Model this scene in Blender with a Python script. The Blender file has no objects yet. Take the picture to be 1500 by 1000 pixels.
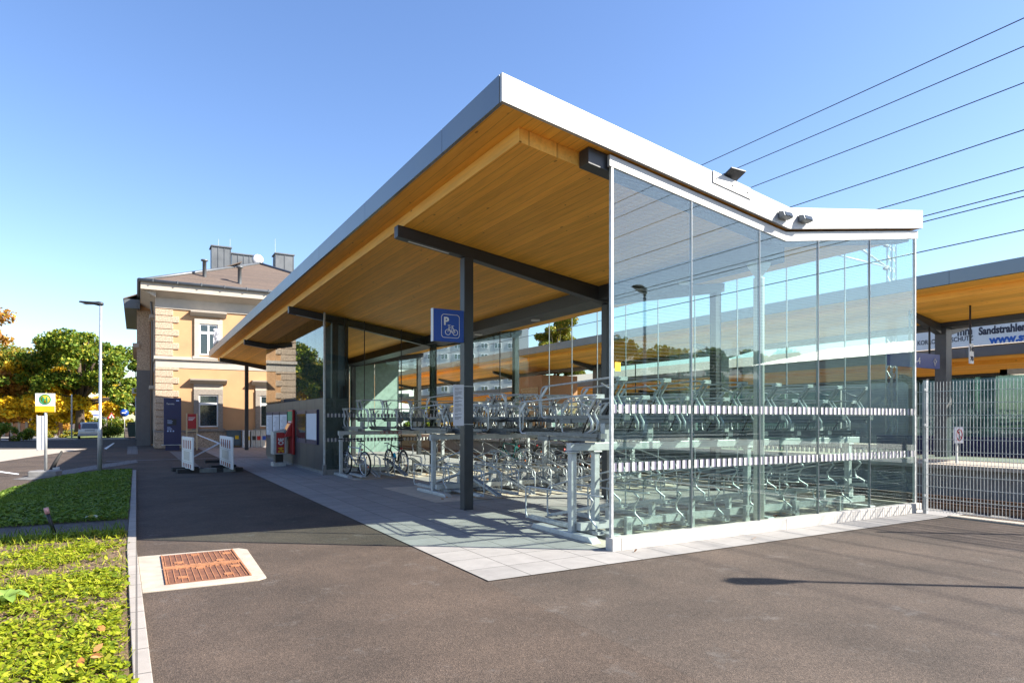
import bpy, math, random
import numpy as np
from mathutils import Vector, Matrix, Euler
R = math.radians
random.seed(7); rng = np.random.default_rng(7)
scene = bpy.context.scene
C = scene.collection

# ------------------------------------------------------------------ camera
EYE = 1.6
cd = bpy.data.cameras.new('camera'); cam = bpy.data.objects.new('camera', cd); C.objects.link(cam)
cd.sensor_width = 36; cd.lens = 36*953/1500; cd.shift_y = 115/1500
cd.clip_start = .05; cd.clip_end = 3000
cam.location = (0, 0, EYE); cam.rotation_euler = (R(90), 0, R(-30))
scene.camera = cam
# ------------------------------------------------------------------ light
SUN = Vector((1.085, -.81, 1.0)).normalized()
sun_el = math.asin(SUN.z); sun_az = math.atan2(SUN.x, SUN.y)
w = bpy.data.worlds.new('World'); scene.world = w; w.use_nodes = True
nt = w.node_tree; bg = nt.nodes['Background']
sky = nt.nodes.new('ShaderNodeTexSky'); sky.sky_type = 'NISHITA'; sky.sun_disc = False
sky.sun_elevation = sun_el; sky.sun_rotation = sun_az
sky.altitude = 200; sky.air_density = 1.15; sky.dust_density = .8; sky.ozone_density = 2.6
hs = nt.nodes.new('ShaderNodeHueSaturation'); hs.inputs['Saturation'].default_value = 1.13; hs.inputs['Value'].default_value = 1.03; hs.inputs['Hue'].default_value = .510
nt.links.new(sky.outputs[0], hs.inputs['Color']); nt.links.new(hs.outputs[0], bg.inputs[0]); bg.inputs[1].default_value = .085
sl = bpy.data.lights.new('sun', 'SUN'); sl.energy = 5.0; sl.angle = R(.53); sl.color = (1, .93, .82)
so = bpy.data.objects.new('sun', sl); C.objects.link(so)
so.rotation_euler = (-SUN).to_track_quat('-Z', 'Y').to_euler(); so.location = (20, -20, 30)
scene.view_settings.view_transform = 'Standard'; scene.view_settings.look = 'None'
scene.view_settings.exposure = 1.62; scene.view_settings.gamma = 1
cy = scene.cycles
cy.use_denoising = True; cy.max_bounces = 10; cy.transparent_max_bounces = 32
cy.diffuse_bounces = 7; cy.glossy_bounces = 5; cy.transmission_bounces = 6
cy.caustics_reflective = False; cy.caustics_refractive = False; cy.sample_clamp_indirect = 6

# ------------------------------------------------------------------ helpers
ORG = {}
def tag(o, label=None, cat=None, group=None, kind=None):
    if label: o['label'] = label
    if cat: o['category'] = cat
    if group: o['group'] = group
    if kind: o['kind'] = kind
    return o
def thing(name, label, cat, loc=(0,0,0), group=None):
    o = bpy.data.objects.new(name, None); C.objects.link(o); o.location = loc
    o.empty_display_size = .2
    ORG[o.name] = Vector(loc)
    return tag(o, label, cat, group)
class MB:
    def __init__(s): s.v = []; s.f = []; s.sm = []
    def add(s, vs, fs, smooth=False):
        b = len(s.v); s.v += [tuple(v) for v in vs]
        s.f += [tuple(i+b for i in f) for f in fs]; s.sm += [smooth]*len(fs); return s
    def box(s, lo, hi, rot=None):
        x0,y0,z0 = lo; x1,y1,z1 = hi
        vs = [Vector(p) for p in ((x0,y0,z0),(x1,y0,z0),(x1,y1,z0),(x0,y1,z0),(x0,y0,z1),(x1,y0,z1),(x1,y1,z1),(x0,y1,z1))]
        if rot is not None:
            c = (vs[0]+vs[6])/2; vs = [c+rot@(v-c) for v in vs]
        return s.add(vs, [(0,3,2,1),(4,5,6,7),(0,1,5,4),(1,2,6,5),(2,3,7,6),(3,0,4,7)])
    def cbox(s, c, size, rot=None):
        c = Vector(c); h = Vector(size)/2
        return s.box(c-h, c+h, rot)
    def bar(s, a, b, w, h, up=(0,0,1)):          # rectangular bar from a to b
        a = Vector(a); b = Vector(b); d = (b-a).normalized(); up = Vector(up)
        x = d.cross(up)
        if x.length < 1e-5: x = d.cross(Vector((1,0,0)))
        x.normalize(); y = x.cross(d).normalized()
        vs = []
        for p in (a, b):
            for sx, sy in ((-1,-1),(1,-1),(1,1),(-1,1)): vs.append(p+x*sx*w/2+y*sy*h/2)
        return s.add(vs, [(3,2,1,0),(4,5,6,7),(0,1,5,4),(1,2,6,5),(2,3,7,6),(3,0,4,7)])
    def prism(s, poly, axis, a, b):              # extrude polygon along axis
        n = len(poly); vs = []
        for t in (a, b):
            for p, q in poly:
                vs.append({'x':(t,p,q),'y':(p,t,q),'z':(p,q,t)}[axis])
        fs = [tuple(range(n))[::-1], tuple(range(n, 2*n))]
        for i in range(n): j = (i+1) % n; fs.append((i, j, n+j, n+i))
        return s.add(vs, fs)
    def tube(s, pts, r, n=6, smooth=True, cap=True, taper=None):
        P = [Vector(p) for p in pts]; m = len(P); rings = []; vs = []
        d0 = (P[1]-P[0]).normalized()
        ref = Vector((0,0,1)) if abs(d0.z) < .9 else Vector((1,0,0))
        x = d0.cross(ref).normalized()
        for i, p in enumerate(P):
            if i == 0: d = P[1]-P[0]
            elif i == m-1: d = P[-1]-P[-2]
            else: d = (P[i+1]-P[i]).normalized()+(P[i]-P[i-1]).normalized()
            if d.length < 1e-9: d = d0.copy()
            d.normalize(); x = (x-d*x.dot(d))
            if x.length < 1e-6: x = d.orthogonal()
            x.normalize(); y = d.cross(x)
            rr = r if taper is None else taper[i]
            for k in range(n):
                a = 2*math.pi*(k+.5)/n; vs.append(p+x*math.cos(a)*rr+y*math.sin(a)*rr)
        fs = []
        for i in range(m-1):
            for k in range(n):
                k2 = (k+1) % n; fs.append((i*n+k, i*n+k2, (i+1)*n+k2, (i+1)*n+k))
        s.add(vs, fs, smooth)
        if cap: 
            b = len(s.v)-len(vs)
            s.f += [tuple(b+k for k in range(n))[::-1], tuple(b+(m-1)*n+k for k in range(n))]; s.sm += [False]*2
        return s
    def lathe(s, c, prof, n=16, axis='z', smooth=True):
        c = Vector(c); vs = []
        for r, h in prof:
            for k in range(n):
                a = 2*math.pi*k/n; u, v = r*math.cos(a), r*math.sin(a)
                vs.append(c+Vector({'z':(u,v,h),'y':(u,h,v),'x':(h,u,v)}[axis]))
        fs = []
        for i in range(len(prof)-1):
            for k in range(n):
                k2 = (k+1) % n; fs.append((i*n+k, i*n+k2, (i+1)*n+k2, (i+1)*n+k))
        fs += [tuple(range(n))[::-1], tuple((len(prof)-1)*n+k for k in range(n))]
        return s.add(vs, fs, smooth)
    def torus(s, c, Rr, r, axis='x', n=28, m=6, sx=1.0):
        c = Vector(c); vs = []
        for i in range(n):
            a = 2*math.pi*i/n
            for j in range(m):
                b = 2*math.pi*j/m; q = Rr+r*math.cos(b); h = r*math.sin(b)*sx
                u, v = q*math.cos(a), q*math.sin(a)
                vs.append(c+Vector({'z':(u,v,h),'y':(u,h,v),'x':(h,u,v)}[axis]))
        fs = [(i*m+j, ((i+1)%n)*m+j, ((i+1)%n)*m+(j+1)%m, i*m+(j+1)%m) for i in range(n) for j in range(m)]
        return s.add(vs, fs, True)
    def build(s, name, mat, parent=None, bevel=0, kind=None):
        org = ORG.get(parent.name, Vector((0,0,0))) if parent else Vector((0,0,0))
        me = bpy.data.meshes.new(name)
        me.from_pydata([tuple(Vector(v)-org) for v in s.v], [], s.f)
        me.polygons.foreach_set('use_smooth', s.sm); me.materials.append(mat); me.update()
        o = bpy.data.objects.new(name, me); C.objects.link(o)
        if parent: o.parent = parent; ORG[o.name] = org.copy()
        if bevel:
            b = o.modifiers.new('bevel', 'BEVEL'); b.width = bevel; b.segments = 2; b.limit_method = 'ANGLE'
        if kind: o['kind'] = kind
        return o
def arrmesh(name, V, F, mat, parent=None):       # numpy arrays: V (n,3), F (m,k)
    me = bpy.data.meshes.new(name); k = F.shape[1]
    org = np.array(ORG.get(parent.name, (0,0,0))) if parent else np.zeros(3)
    me.vertices.add(len(V)); me.vertices.foreach_set('co', (V-org).astype(np.float32).ravel())
    me.loops.add(F.size); me.loops.foreach_set('vertex_index', F.astype(np.int32).ravel())
    me.polygons.add(len(F)); me.polygons.foreach_set('loop_start', np.arange(0, F.size, k, dtype=np.int32))
    me.update(calc_edges=True); me.materials.append(mat)
    o = bpy.data.objects.new(name, me); C.objects.link(o)
    if parent: o.parent = parent; ORG[o.name] = Vector(org)
    return o
def text(name, body, size, mtx, mat, parent=None, ext=.002, align='LEFT', bold=.0, sx=1.0):
    cu = bpy.data.curves.new(name, 'FONT'); cu.body = body; cu.size = size; cu.extrude = ext
    cu.align_x = align; cu.offset = bold; cu.resolution_u = 3
    to = bpy.data.objects.new('tmp', cu); C.objects.link(to)
    bpy.context.view_layer.update()
    me = bpy.data.meshes.new_from_object(to.evaluated_get(bpy.context.evaluated_depsgraph_get()))
    bpy.data.objects.remove(to)
    org = ORG.get(parent.name, Vector((0,0,0))) if parent else Vector((0,0,0))
    me.transform(Matrix.Translation(-org) @ mtx @ Matrix.Diagonal((sx,1,1,1)))
    me.materials.clear(); me.materials.append(mat); me.name = name
    o = bpy.data.objects.new(name, me); C.objects.link(o)
    if parent: o.parent = parent; ORG[o.name] = org.copy()
    return o
def frame_m(o, right, up):                        # matrix: local x -> right, y -> up
    r = Vector(right).normalized(); u = Vector(up).normalized(); n = r.cross(u)
    m = Matrix.Identity(4)
    for i, a in enumerate((r, u, n)):
        for k in range(3): m[k][i] = a[k]
    m.translation = Vector(o); return m
def copy_tree(o, parent=None):
    c = o.copy(); C.objects.link(c)
    if parent: c.parent = parent
    for ch in list(o.children): copy_tree(ch, c)
    return c
def G(px, py, z=0):                               # ground point under a pixel of the 1500 px photograph
    d = 953*(EYE-z)/(py-615); l = (px-750)/953*d
    return Vector((.5*d+.8660254*l, .8660254*d-.5*l, z))

# ------------------------------------------------------------------ materials
def newmat(name):
    m = bpy.data.materials.new(name); m.use_nodes = True
    t = m.node_tree; p = t.nodes['Principled BSDF']; return m, t, p
def nd(t, typ, **kw):
    n = t.nodes.new(typ)
    for k, v in kw.items():
        if isinstance(k, str) and hasattr(n, k): setattr(n, k, v)
    return n
def mixc(t, fac, a, b, blend='MIX'):
    n = t.nodes.new('ShaderNodeMix'); n.data_type = 'RGBA'; n.blend_type = blend
    for i, x in ((0, fac), (6, a), (7, b)):
        if isinstance(x, bpy.types.NodeSocket): t.links.new(x, n.inputs[i])
        elif i == 0: n.inputs[0].default_value = x
        else: n.inputs[i].default_value = (*x, 1) if len(x) == 3 else x
    return n.outputs[2]
def math_(t, op, a, b=0):
    n = t.nodes.new('ShaderNodeMath'); n.operation = op
    for i, x in enumerate((a, b)):
        if isinstance(x, bpy.types.NodeSocket): t.links.new(x, n.inputs[i])
        else: n.inputs[i].default_value = x
    return n.outputs[0]
def ramp(t, fac, stops):
    n = t.nodes.new('ShaderNodeValToRGB'); e = n.color_ramp.elements
    while len(e) < len(stops): e.new(.5)
    for el, (p, c) in zip(e, stops): el.position = p; el.color = (*c, 1) if len(c) == 3 else c
    t.links.new(fac, n.inputs[0]); return n.outputs[0]
def noise(t, scale, detail=4, vec=None, rough=.55):
    n = t.nodes.new('ShaderNodeTexNoise'); n.inputs['Scale'].default_value = scale
    n.inputs['Detail'].default_value = detail; n.inputs['Roughness'].default_value = rough
    if vec is not None: t.links.new(vec, n.inputs['Vector'])
    return n.outputs[0]
def pos(t, scale=None, loc=None):
    g = t.nodes.new('ShaderNodeNewGeometry').outputs['Position']
    if scale or loc:
        m = t.nodes.new('ShaderNodeMapping'); t.links.new(g, m.inputs[0])
        if loc: m.inputs['Location'].default_value = loc
        if scale: m.inputs['Scale'].default_value = scale
        return m.outputs[0]
    return g
def bumpn(t, p, h, strength=.3, dist=.01):
    b = t.nodes.new('ShaderNodeBump'); b.inputs['Strength'].default_value = strength; b.inputs['Distance'].default_value = dist
    t.links.new(h, b.inputs['Height']); t.links.new(b.outputs[0], p.inputs['Normal'])
def mat(name, col, rough=.6, metal=0, var=.12, scale=6, bump=0, bscale=80, spec=.5):
    m, t, p = newmat(name); P = pos(t)
    a = tuple(c*(1-var) for c in col); b = tuple(min(1, c*(1+var)) for c in col)
    n = noise(t, scale, 5, P)
    t.links.new(ramp(t, n, [(.3, a), (.7, b)]), p.inputs['Base Color'])
    rr = nd(t, 'ShaderNodeMapRange'); t.links.new(n, rr.inputs[0]); rr.inputs[3].default_value = max(0, rough-.08); rr.inputs[4].default_value = min(1, rough+.08)
    t.links.new(rr.outputs[0], p.inputs['Roughness'])
    p.inputs['Metallic'].default_value = metal; p.inputs['Specular IOR Level'].default_value = spec
    if bump: bumpn(t, p, noise(t, bscale, 3, P), bump, .01)
    return m
def asphalt_mat(name, base, warm):
    m, t, p = newmat(name); P = pos(t)
    big = noise(t, .6, 7, P, .65); mid = noise(t, 3, 6, P, .7); fine = noise(t, 160, 2, P)
    vo = nd(t, 'ShaderNodeTexVoronoi'); vo.inputs['Scale'].default_value = 130; t.links.new(P, vo.inputs['Vector'])
    c = ramp(t, big, [(.32, tuple(x*.72 for x in base)), (.68, warm)])
    c = mixc(t, math_(t, 'MULTIPLY', mid, .35), c, tuple(x*.62 for x in base))
    c = mixc(t, .85, c, ramp(t, vo.outputs['Color'], [(0, (.42,.42,.43)), (.5, (.97,.97,.97)), (1, (1.95,1.9,1.85))]), 'MULTIPLY')
    # chalky scuffs
    sc = noise(t, 2.1, 9, pos(t, scale=(1,1,1)), .82)
    c = mixc(t, ramp(t, sc, [(.56, (0,0,0)), (.72, (.6,.6,.6))]), c, (.17,.158,.147))
    t.links.new(c, p.inputs['Base Color']); p.inputs['Roughness'].default_value = .88; p.inputs['Specular IOR Level'].default_value = .25
    bumpn(t, p, math_(t, 'ADD', vo.outputs['Distance'], math_(t, 'MULTIPLY', fine, .5)), .55, .006)
    return m
def slab_mat(name, c1, c2, joint, bw, bh, loc=(0,0,0), mortar=.006, scuff=True):
    m, t, p = newmat(name); P = pos(t, loc=loc)
    b = nd(t, 'ShaderNodeTexBrick'); b.offset = 0; b.squash = 1; t.links.new(P, b.inputs['Vector'])
    b.inputs['Scale'].default_value = 1; b.inputs['Brick Width'].default_value = bw; b.inputs['Row Height'].default_value = bh
    b.inputs['Mortar Size'].default_value = mortar; b.inputs['Mortar Smooth'].default_value = .2
    b.inputs['Color1'].default_value = (*c1,1); b.inputs['Color2'].default_value = (*c2,1); b.inputs['Mortar'].default_value = (*joint,1)
    n = noise(t, 4, 7, P, .7)
    c = mixc(t, .9, b.outputs[0], ramp(t, n, [(.25, (.8,.8,.8)), (.75, (1.12,1.12,1.12))]), 'MULTIPLY')
    t.links.new(c, p.inputs['Base Color']); p.inputs['Roughness'].default_value = .8; p.inputs['Specular IOR Level'].default_value = .3
    bumpn(t, p, math_(t, 'SUBTRACT', math_(t, 'MULTIPLY', noise(t, 120, 2, P), .15), b.outputs['Fac']), .5, .005)
    return m
def wood_mat(name, base, dark, plank=.16, knots=True, along='y'):
    m, t, p = newmat(name); P = pos(t)
    sep = nd(t, 'ShaderNodeSeparateXYZ'); t.links.new(P, sep.inputs[0])
    ax = sep.outputs[0] if along == 'y' else sep.outputs[1]
    q = math_(t, 'DIVIDE', ax, plank); fl = math_(t, 'FLOOR', q); fr = math_(t, 'FRACT', q)
    wn = nd(t, 'ShaderNodeTexWhiteNoise', noise_dimensions='1D'); t.links.new(fl, wn.inputs['W'])
    st = nd(t, 'ShaderNodeMapping'); t.links.new(P, st.inputs[0])
    st.inputs['Scale'].default_value = (14, .9, 14) if along == 'y' else (.9, 14, 14)
    off = nd(t, 'ShaderNodeCombineXYZ'); t.links.new(math_(t, 'MULTIPLY', wn.outputs[0], 37), off.inputs[1 if along == 'y' else 0])
    va = nd(t, 'ShaderNodeVectorMath'); t.links.new(st.outputs[0], va.inputs[0]); t.links.new(off.outputs[0], va.inputs[1])
    g = noise(t, 1.6, 6, va.outputs[0], .6)
    c = ramp(t, g, [(.25, tuple(x*.78 for x in base)), (.55, base), (.8, tuple(min(1, x*1.18) for x in base))])
    c = mixc(t, .6, c, ramp(t, wn.outputs[0], [(0, (.72,.70,.66)), (1, (1.15,1.14,1.1))]), 'MULTIPLY')
    ks = nd(t, 'ShaderNodeMapping'); t.links.new(P, ks.inputs[0]); ks.inputs['Scale'].default_value = (7, 2.6, 7) if along == 'y' else (2.6, 7, 7)
    vo = nd(t, 'ShaderNodeTexVoronoi'); vo.inputs['Scale'].default_value = 1; t.links.new(ks.outputs[0], vo.inputs['Vector'])
    k = ramp(t, vo.outputs['Distance'], [(.0, (1,1,1)), (.085, (.8,.8,.8)), (.12, (0,0,0))])
    kk = math_(t, 'MULTIPLY', k, math_(t, 'GREATER_THAN', noise(t, 1.3, 2, P), .5))
    c = mixc(t, math_(t, 'MULTIPLY', kk, .85), c, dark)
    edge = math_(t, 'LESS_THAN', fr, .06)
    c = mixc(t, math_(t, 'MULTIPLY', edge, .5), c, dark)
    t.links.new(c, p.inputs['Base Color']); p.inputs['Roughness'].default_value = .55; p.inputs['Specular IOR Level'].default_value = .3
    bumpn(t, p, math_(t, 'SUBTRACT', g, edge), .25, .003)
    return m
def glass_mat(name, tint, base, boost, refl=(1,1,1), stripes=0.0, period=.045):
    m = bpy.data.materials.new(name); m.use_nodes = True; t = m.node_tree; t.nodes.clear()
    out = nd(t, 'ShaderNodeOutputMaterial'); tr = nd(t, 'ShaderNodeBsdfTransparent'); gl = nd(t, 'ShaderNodeBsdfGlossy')
    tr.inputs[0].default_value = (*tint, 1); gl.inputs['Color'].default_value = (*refl, 1); gl.inputs['Roughness'].default_value = 0
    fr = nd(t, 'ShaderNodeFresnel'); fr.inputs['IOR'].default_value = 1.5
    g = nd(t, 'ShaderNodeNewGeometry')
    # fresnel node sees 1/ior from the back: use the facing-independent angle instead
    dt = nd(t, 'ShaderNodeVectorMath', operation='DOT_PRODUCT'); t.links.new(g.outputs['Incoming'], dt.inputs[0]); t.links.new(g.outputs['Normal'], dt.inputs[1])
    ca = math_(t, 'ABSOLUTE', dt.outputs['Value'])
    f = math_(t, 'POWER', math_(t, 'SUBTRACT', 1, ca), 5)
    fac = math_(t, 'MINIMUM', math_(t, 'ADD', base, math_(t, 'MULTIPLY', f, boost)), .95)
    mx = nd(t, 'ShaderNodeMixShader'); t.links.new(fac, mx.inputs[0]); t.links.new(tr.outputs[0], mx.inputs[1]); t.links.new(gl.outputs[0], mx.inputs[2])
    last = mx
    if stripes:
        sep = nd(t, 'ShaderNodeSeparateXYZ'); t.links.new(g.outputs['Position'], sep.inputs[0])
        fz = math_(t, 'FRACT', math_(t, 'DIVIDE', sep.outputs[2], period))
        on = math_(t, 'LESS_THAN', fz, .2)
        df = nd(t, 'ShaderNodeBsdfDiffuse'); df.inputs[0].default_value = (.3,.36,.4,1)
        m2 = nd(t, 'ShaderNodeMixShader'); t.links.new(math_(t, 'MULTIPLY', on, stripes), m2.inputs[0])
        t.links.new(mx.outputs[0], m2.inputs[1]); t.links.new(df.outputs[0], m2.inputs[2]); last = m2
    t.links.new(last.outputs[0], out.inputs[0]); return m
def leaf_mat(name, stops, trans=.35, rough=.6):
    m, t, p = newmat(name)
    g = nd(t, 'ShaderNodeNewGeometry')
    c = ramp(t, g.outputs['Random Per Island'], stops)
    t.links.new(c, p.inputs['Base Color']); p.inputs['Roughness'].default_value = rough; p.inputs['Specular IOR Level'].default_value = .3
    tl = nd(t, 'ShaderNodeBsdfTranslucent'); t.links.new(c, tl.inputs[0])
    mx = nd(t, 'ShaderNodeMixShader'); mx.inputs[0].default_value = trans
    t.links.new(p.outputs[0], mx.inputs[1]); t.links.new(tl.outputs[0], mx.inputs[2])
    t.links.new(mx.outputs[0], t.nodes['Material Output'].inputs[0]); return m

A_MAIN = asphalt_mat('asphalt', (.070,.055,.045), (.104,.077,.060))
A_SIDE = asphalt_mat('asphalt_grey', (.074,.060,.050), (.106,.082,.066))
A_OLD = asphalt_mat('asphalt_road', (.065,.056,.05), (.085,.073,.065))
SLAB = slab_mat('paving', (.29,.28,.27), (.25,.242,.234), (.08,.078,.075), .5, .5, (-.02,-.2,0))
PAD = mat('concrete_pad', (.50,.44,.36), .85, var=.16, scale=5, bump=.2, bscale=150)
CONC_W = mat('white_concrete', (.43,.41,.38), .8, var=.08, scale=5)
CONC = mat('pale_concrete', (.36,.315,.26), .8, var=.16, scale=6, bump=.15)
CONC2 = mat('grey_concrete', (.2,.195,.19), .85, var=.2, scale=3, bump=.3)
KERB = slab_mat('kerb_stone', (.33,.30,.27), (.29,.265,.24), (.12,.11,.1), 10, .5, (0,-.1,0), .008)
PAVER = slab_mat('paver_strip', (.17,.165,.16), (.15,.145,.14), (.07,.07,.07), .2, .1)
SOIL = mat('soil', (.13,.085,.05), .95, var=.45, scale=14, bump=.9, bscale=45)
DSOIL = mat('dark_soil', (.075,.068,.06), .95, var=.35, scale=8, bump=.6, bscale=60)
FAR_GRASS = mat('far_grass', (.12,.15,.04), .9, var=.35, scale=3, bump=.5)
WOOD = wood_mat('larch_ceiling', (.97,.47,.07), (.25,.09,.015), plank=.13)
WOOD_S = wood_mat('larch_edge', (.96,.53,.11), (.3,.12,.025), plank=.4)
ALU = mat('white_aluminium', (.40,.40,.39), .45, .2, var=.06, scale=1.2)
ALU_D = mat('grey_and_shaded_aluminium', (.20,.22,.24), .38, .6, var=.05, scale=2)  # grey parts; as a darker copy it also paints shade on the left fascia
STEEL = mat('anthracite_steel', (.035,.037,.042), .42, .1, var=.12, scale=4)
GALV = mat('galvanised_steel', (.47,.485,.49), .42, .4, var=.2, scale=16)
GALV_SHADE = mat('shaded_galvanised', (.17,.18,.19), .45, .6, var=.2, scale=14)  # tray channels darkened: the shade under them is put into the colour
GALV_L = mat('galvanised_light', (.45,.465,.465), .5, .35, var=.14, scale=10)
POLE = mat('pole_grey', (.42,.44,.45), .45, .55, var=.1, scale=6)
BLACK = mat('black_plastic', (.015,.015,.016), .5, var=.2)
RUBBER = mat('rubber', (.02,.02,.02), .8, var=.2)
WHITE = mat('white_paint', (.72,.72,.71), .5, var=.05)
BLUE = mat('sign_blue', (.005,.055,.33), .4, var=.04)
NAVY = mat('navy_blue', (.004,.007,.07), .35, var=.05)
RED = mat('red_paint', (.36,.012,.016), .4, var=.06)
YEL = mat('yellow_paint', (.75,.45,.01), .5, var=.05)
GRN = mat('green_paint', (.0,.25,.10), .5, var=.05)
ORANGE = mat('orange_reflector', (.9,.2,.01), .3, var=.02)
PANEL = mat('grey_panel', (.06,.061,.066), .45, .3, var=.06, scale=2)
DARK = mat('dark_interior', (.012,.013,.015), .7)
PAPER = mat('paper', (.62,.62,.66), .7, var=.05)
GREYP = mat('grey_print', (.13,.125,.19), .6, var=.04)
INK = mat('ink', (.04,.04,.06), .7)
RUST = mat('rusty_iron', (.19,.08,.042), .65, .25, var=.3, scale=9, bump=.3, bscale=120)
RUST_L = mat('rusty_rib', (.40,.18,.085), .6, .3, var=.25, scale=12)
GLASS_F = glass_mat('front_glass', (.84,.925,.895), .09, .5, (.86,.95,1), stripes=.06)
GLASS_B = glass_mat('clear_glass', (.90,.955,.935), .025, .45, (.95,1,1))
GLASS_K = glass_mat('kiosk_glass', (.80,.86,.85), .05, .7)
GLASS_P = glass_mat('platform_glass', (.70,.86,.82), .06, .6, (.9,1,1))
PANE = mat('window_pane', (.02,.03,.035), .05, var=.1, spec=1.0)
PEACH = mat('peach_render', (.46,.265,.132), .85, var=.1, scale=.9, bump=.08, bscale=200)
CREAM = mat('cream_stucco', (.42,.37,.31), .8, var=.07, scale=3)
STONE = mat('rough_stone', (.40,.305,.22), .95, var=.45, scale=16, bump=1.0, bscale=22)
STONE_G = slab_mat('grey_ashlar', (.17,.165,.16), (.145,.14,.138), (.1,.1,.1), .9, .45)
STONE_W = mat('window_stone', (.25,.22,.19), .85, var=.2, scale=10, bump=.25)
FRAMEW = mat('window_white', (.75,.75,.74), .4, var=.03)
ZINC = mat('zinc_sheet', (.13,.14,.15), .5, .4, var=.12, scale=1.5)
BARK = mat('bark', (.075,.052,.036), .95, var=.35, scale=12, bump=.9, bscale=30)
FENCEW = wood_mat('fence_wood', (.42,.22,.13), (.12,.06,.03), plank=.12, along='x')
BALLAST = mat('ballast', (.13,.115,.1), .95, var=.6, scale=30, bump=1, bscale=40)
RAIL = mat('rail_steel', (.16,.1,.07), .5, .5, var=.2)
ROOFT = slab_mat('roof_tile', (.155,.115,.09), (.125,.095,.078), (.045,.035,.03), 30, .17, (0,0,0), .022)

# ================================================================== SETTING
def sheet(name, poly, z, m, kind='structure'):
    b = MB(); b.add([(p[0], p[1], z) for p in poly], [tuple(range(len(poly)))])
    o = b.build(name, m); o['kind'] = kind
    if o.data.polygons[0].normal.z < 0: o.data.flip_normals()
    return o
# ground with the track bed cut out (x > 12.3)
sheet('ground', [(-700,-400),(12.3,-400),(12.3,900),(-700,900)], 0, A_MAIN)
sheet('track_bed', [(12.3,-400),(900,-400),(900,900),(12.3,900)], -.55, BALLAST)
b = MB(); b.box((12.2,-40,-.6),(12.3,120,-.004)); tag(b.build('platform_edge_kerb', CONC2), kind='structure')
sheet('asphalt_patch', [(2.93,-30),(11.55,-30),(11.55,5.69),(3.0,5.69)], .0008, A_SIDE)
sheet('paving', [(3.02,5.70),(12.2,5.70),(12.2,60),(3.02,60)], .008, SLAB)
sheet('rack_pad_near', [(5.0,6.45),(11.6,6.45),(11.6,8.5),(5.0,8.5)], .012, PAD).name = 'concrete_pad'
sheet('concrete_pad', [(5.0,11.6),(11.6,11.6),(11.6,14.75),(5.0,14.75)], .012, PAD)
sheet('concrete_pad', [(5.0,17.0),(11.6,17.0),(11.6,18.95),(5.0,18.95)], .012, PAD)
# road, bus bay, pavers
sheet('road', [(-60,44),(.0,44),(.4,60),(-.5,64),(-60,64)], .004, A_OLD)
sheet('bus_bay', [(-4.6,31),(-2.4,43.2),(-9,45.5),(-30,46.5),(-30,33.5)], .008, CONC)
sheet('far_pavement', [(-60,64),(-.5,64),(-1,67.5),(-60,67.5)], .008, CONC)
sheet('side_road', [(-13,67.5),(-5,67.5),(-16,140),(-32,140)], .008, CONC2)
sheet('paver_strip', [(-2.45,21.4),(-1.9,22.6),(-1.0,25.5),(.05,28.2),(.0,30.3),(-1.3,27.2),(-2.25,24.2),(-2.9,21.9)], .008, PAVER)
sheet('paver_path', [G(248,661),G(268,661),G(300,691),G(284,691)], .008, PAVER)
sheet('tactile_paving', [G(187,653.5),G(201,653.5),G(202,665),G(186,665)], .008, PAVER)
sheet('road_marking', [G(155,675.2),G(395,668.6),G(395,669.3),G(155,676)], .012, PAVER)
sheet('road_marking', [G(152,657),G(166,648.5),G(168,649),G(156,658)], .012, WHITE)
sheet('road_marking', [G(0,690),G(28,694),G(27,695.5),G(0,692)], .012, WHITE)
sheet('verge', [(-60,67.5),(-.9,67.5),(-2,140),(-200,140),(-200,67.5)], .006, FAR_GRASS)
# lawn with kerb
LAWN = [(.13,-4),(-.1,9.2),(-.1,23.45),(-.45,23.5),(-.95,23.2),(-1.66,21.9),(-2.1,20.6),(-2.5,17.5),(-2.9,13),(-3.2,8),(-3.4,0),(-3.5,-4)]
sheet('lawn_soil', LAWN, .025, SOIL)
sheet('dark_soil_strip', [(-.11,10.75),(-.11,12.0),(-2.93,12.1),(-3.0,10.7)], .031, DSOIL)  # strip of darker soil across the lawn
b = MB()
b.box((-.1,9.2,-.05),(0,23.5,.045)); b.prism([(.13,-4),(.24,-4),(0,9.198),(-.1,9.198)], 'z', -.05, .045)
pts = LAWN[2:]
for i in range(len(pts)-1):
    a, c = pts[i], pts[i+1]; b.bar((a[0],a[1],.0),(c[0],c[1],.0), .1, .09)
tag(b.build('kerb', KERB, bevel=.006), kind='structure')

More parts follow.
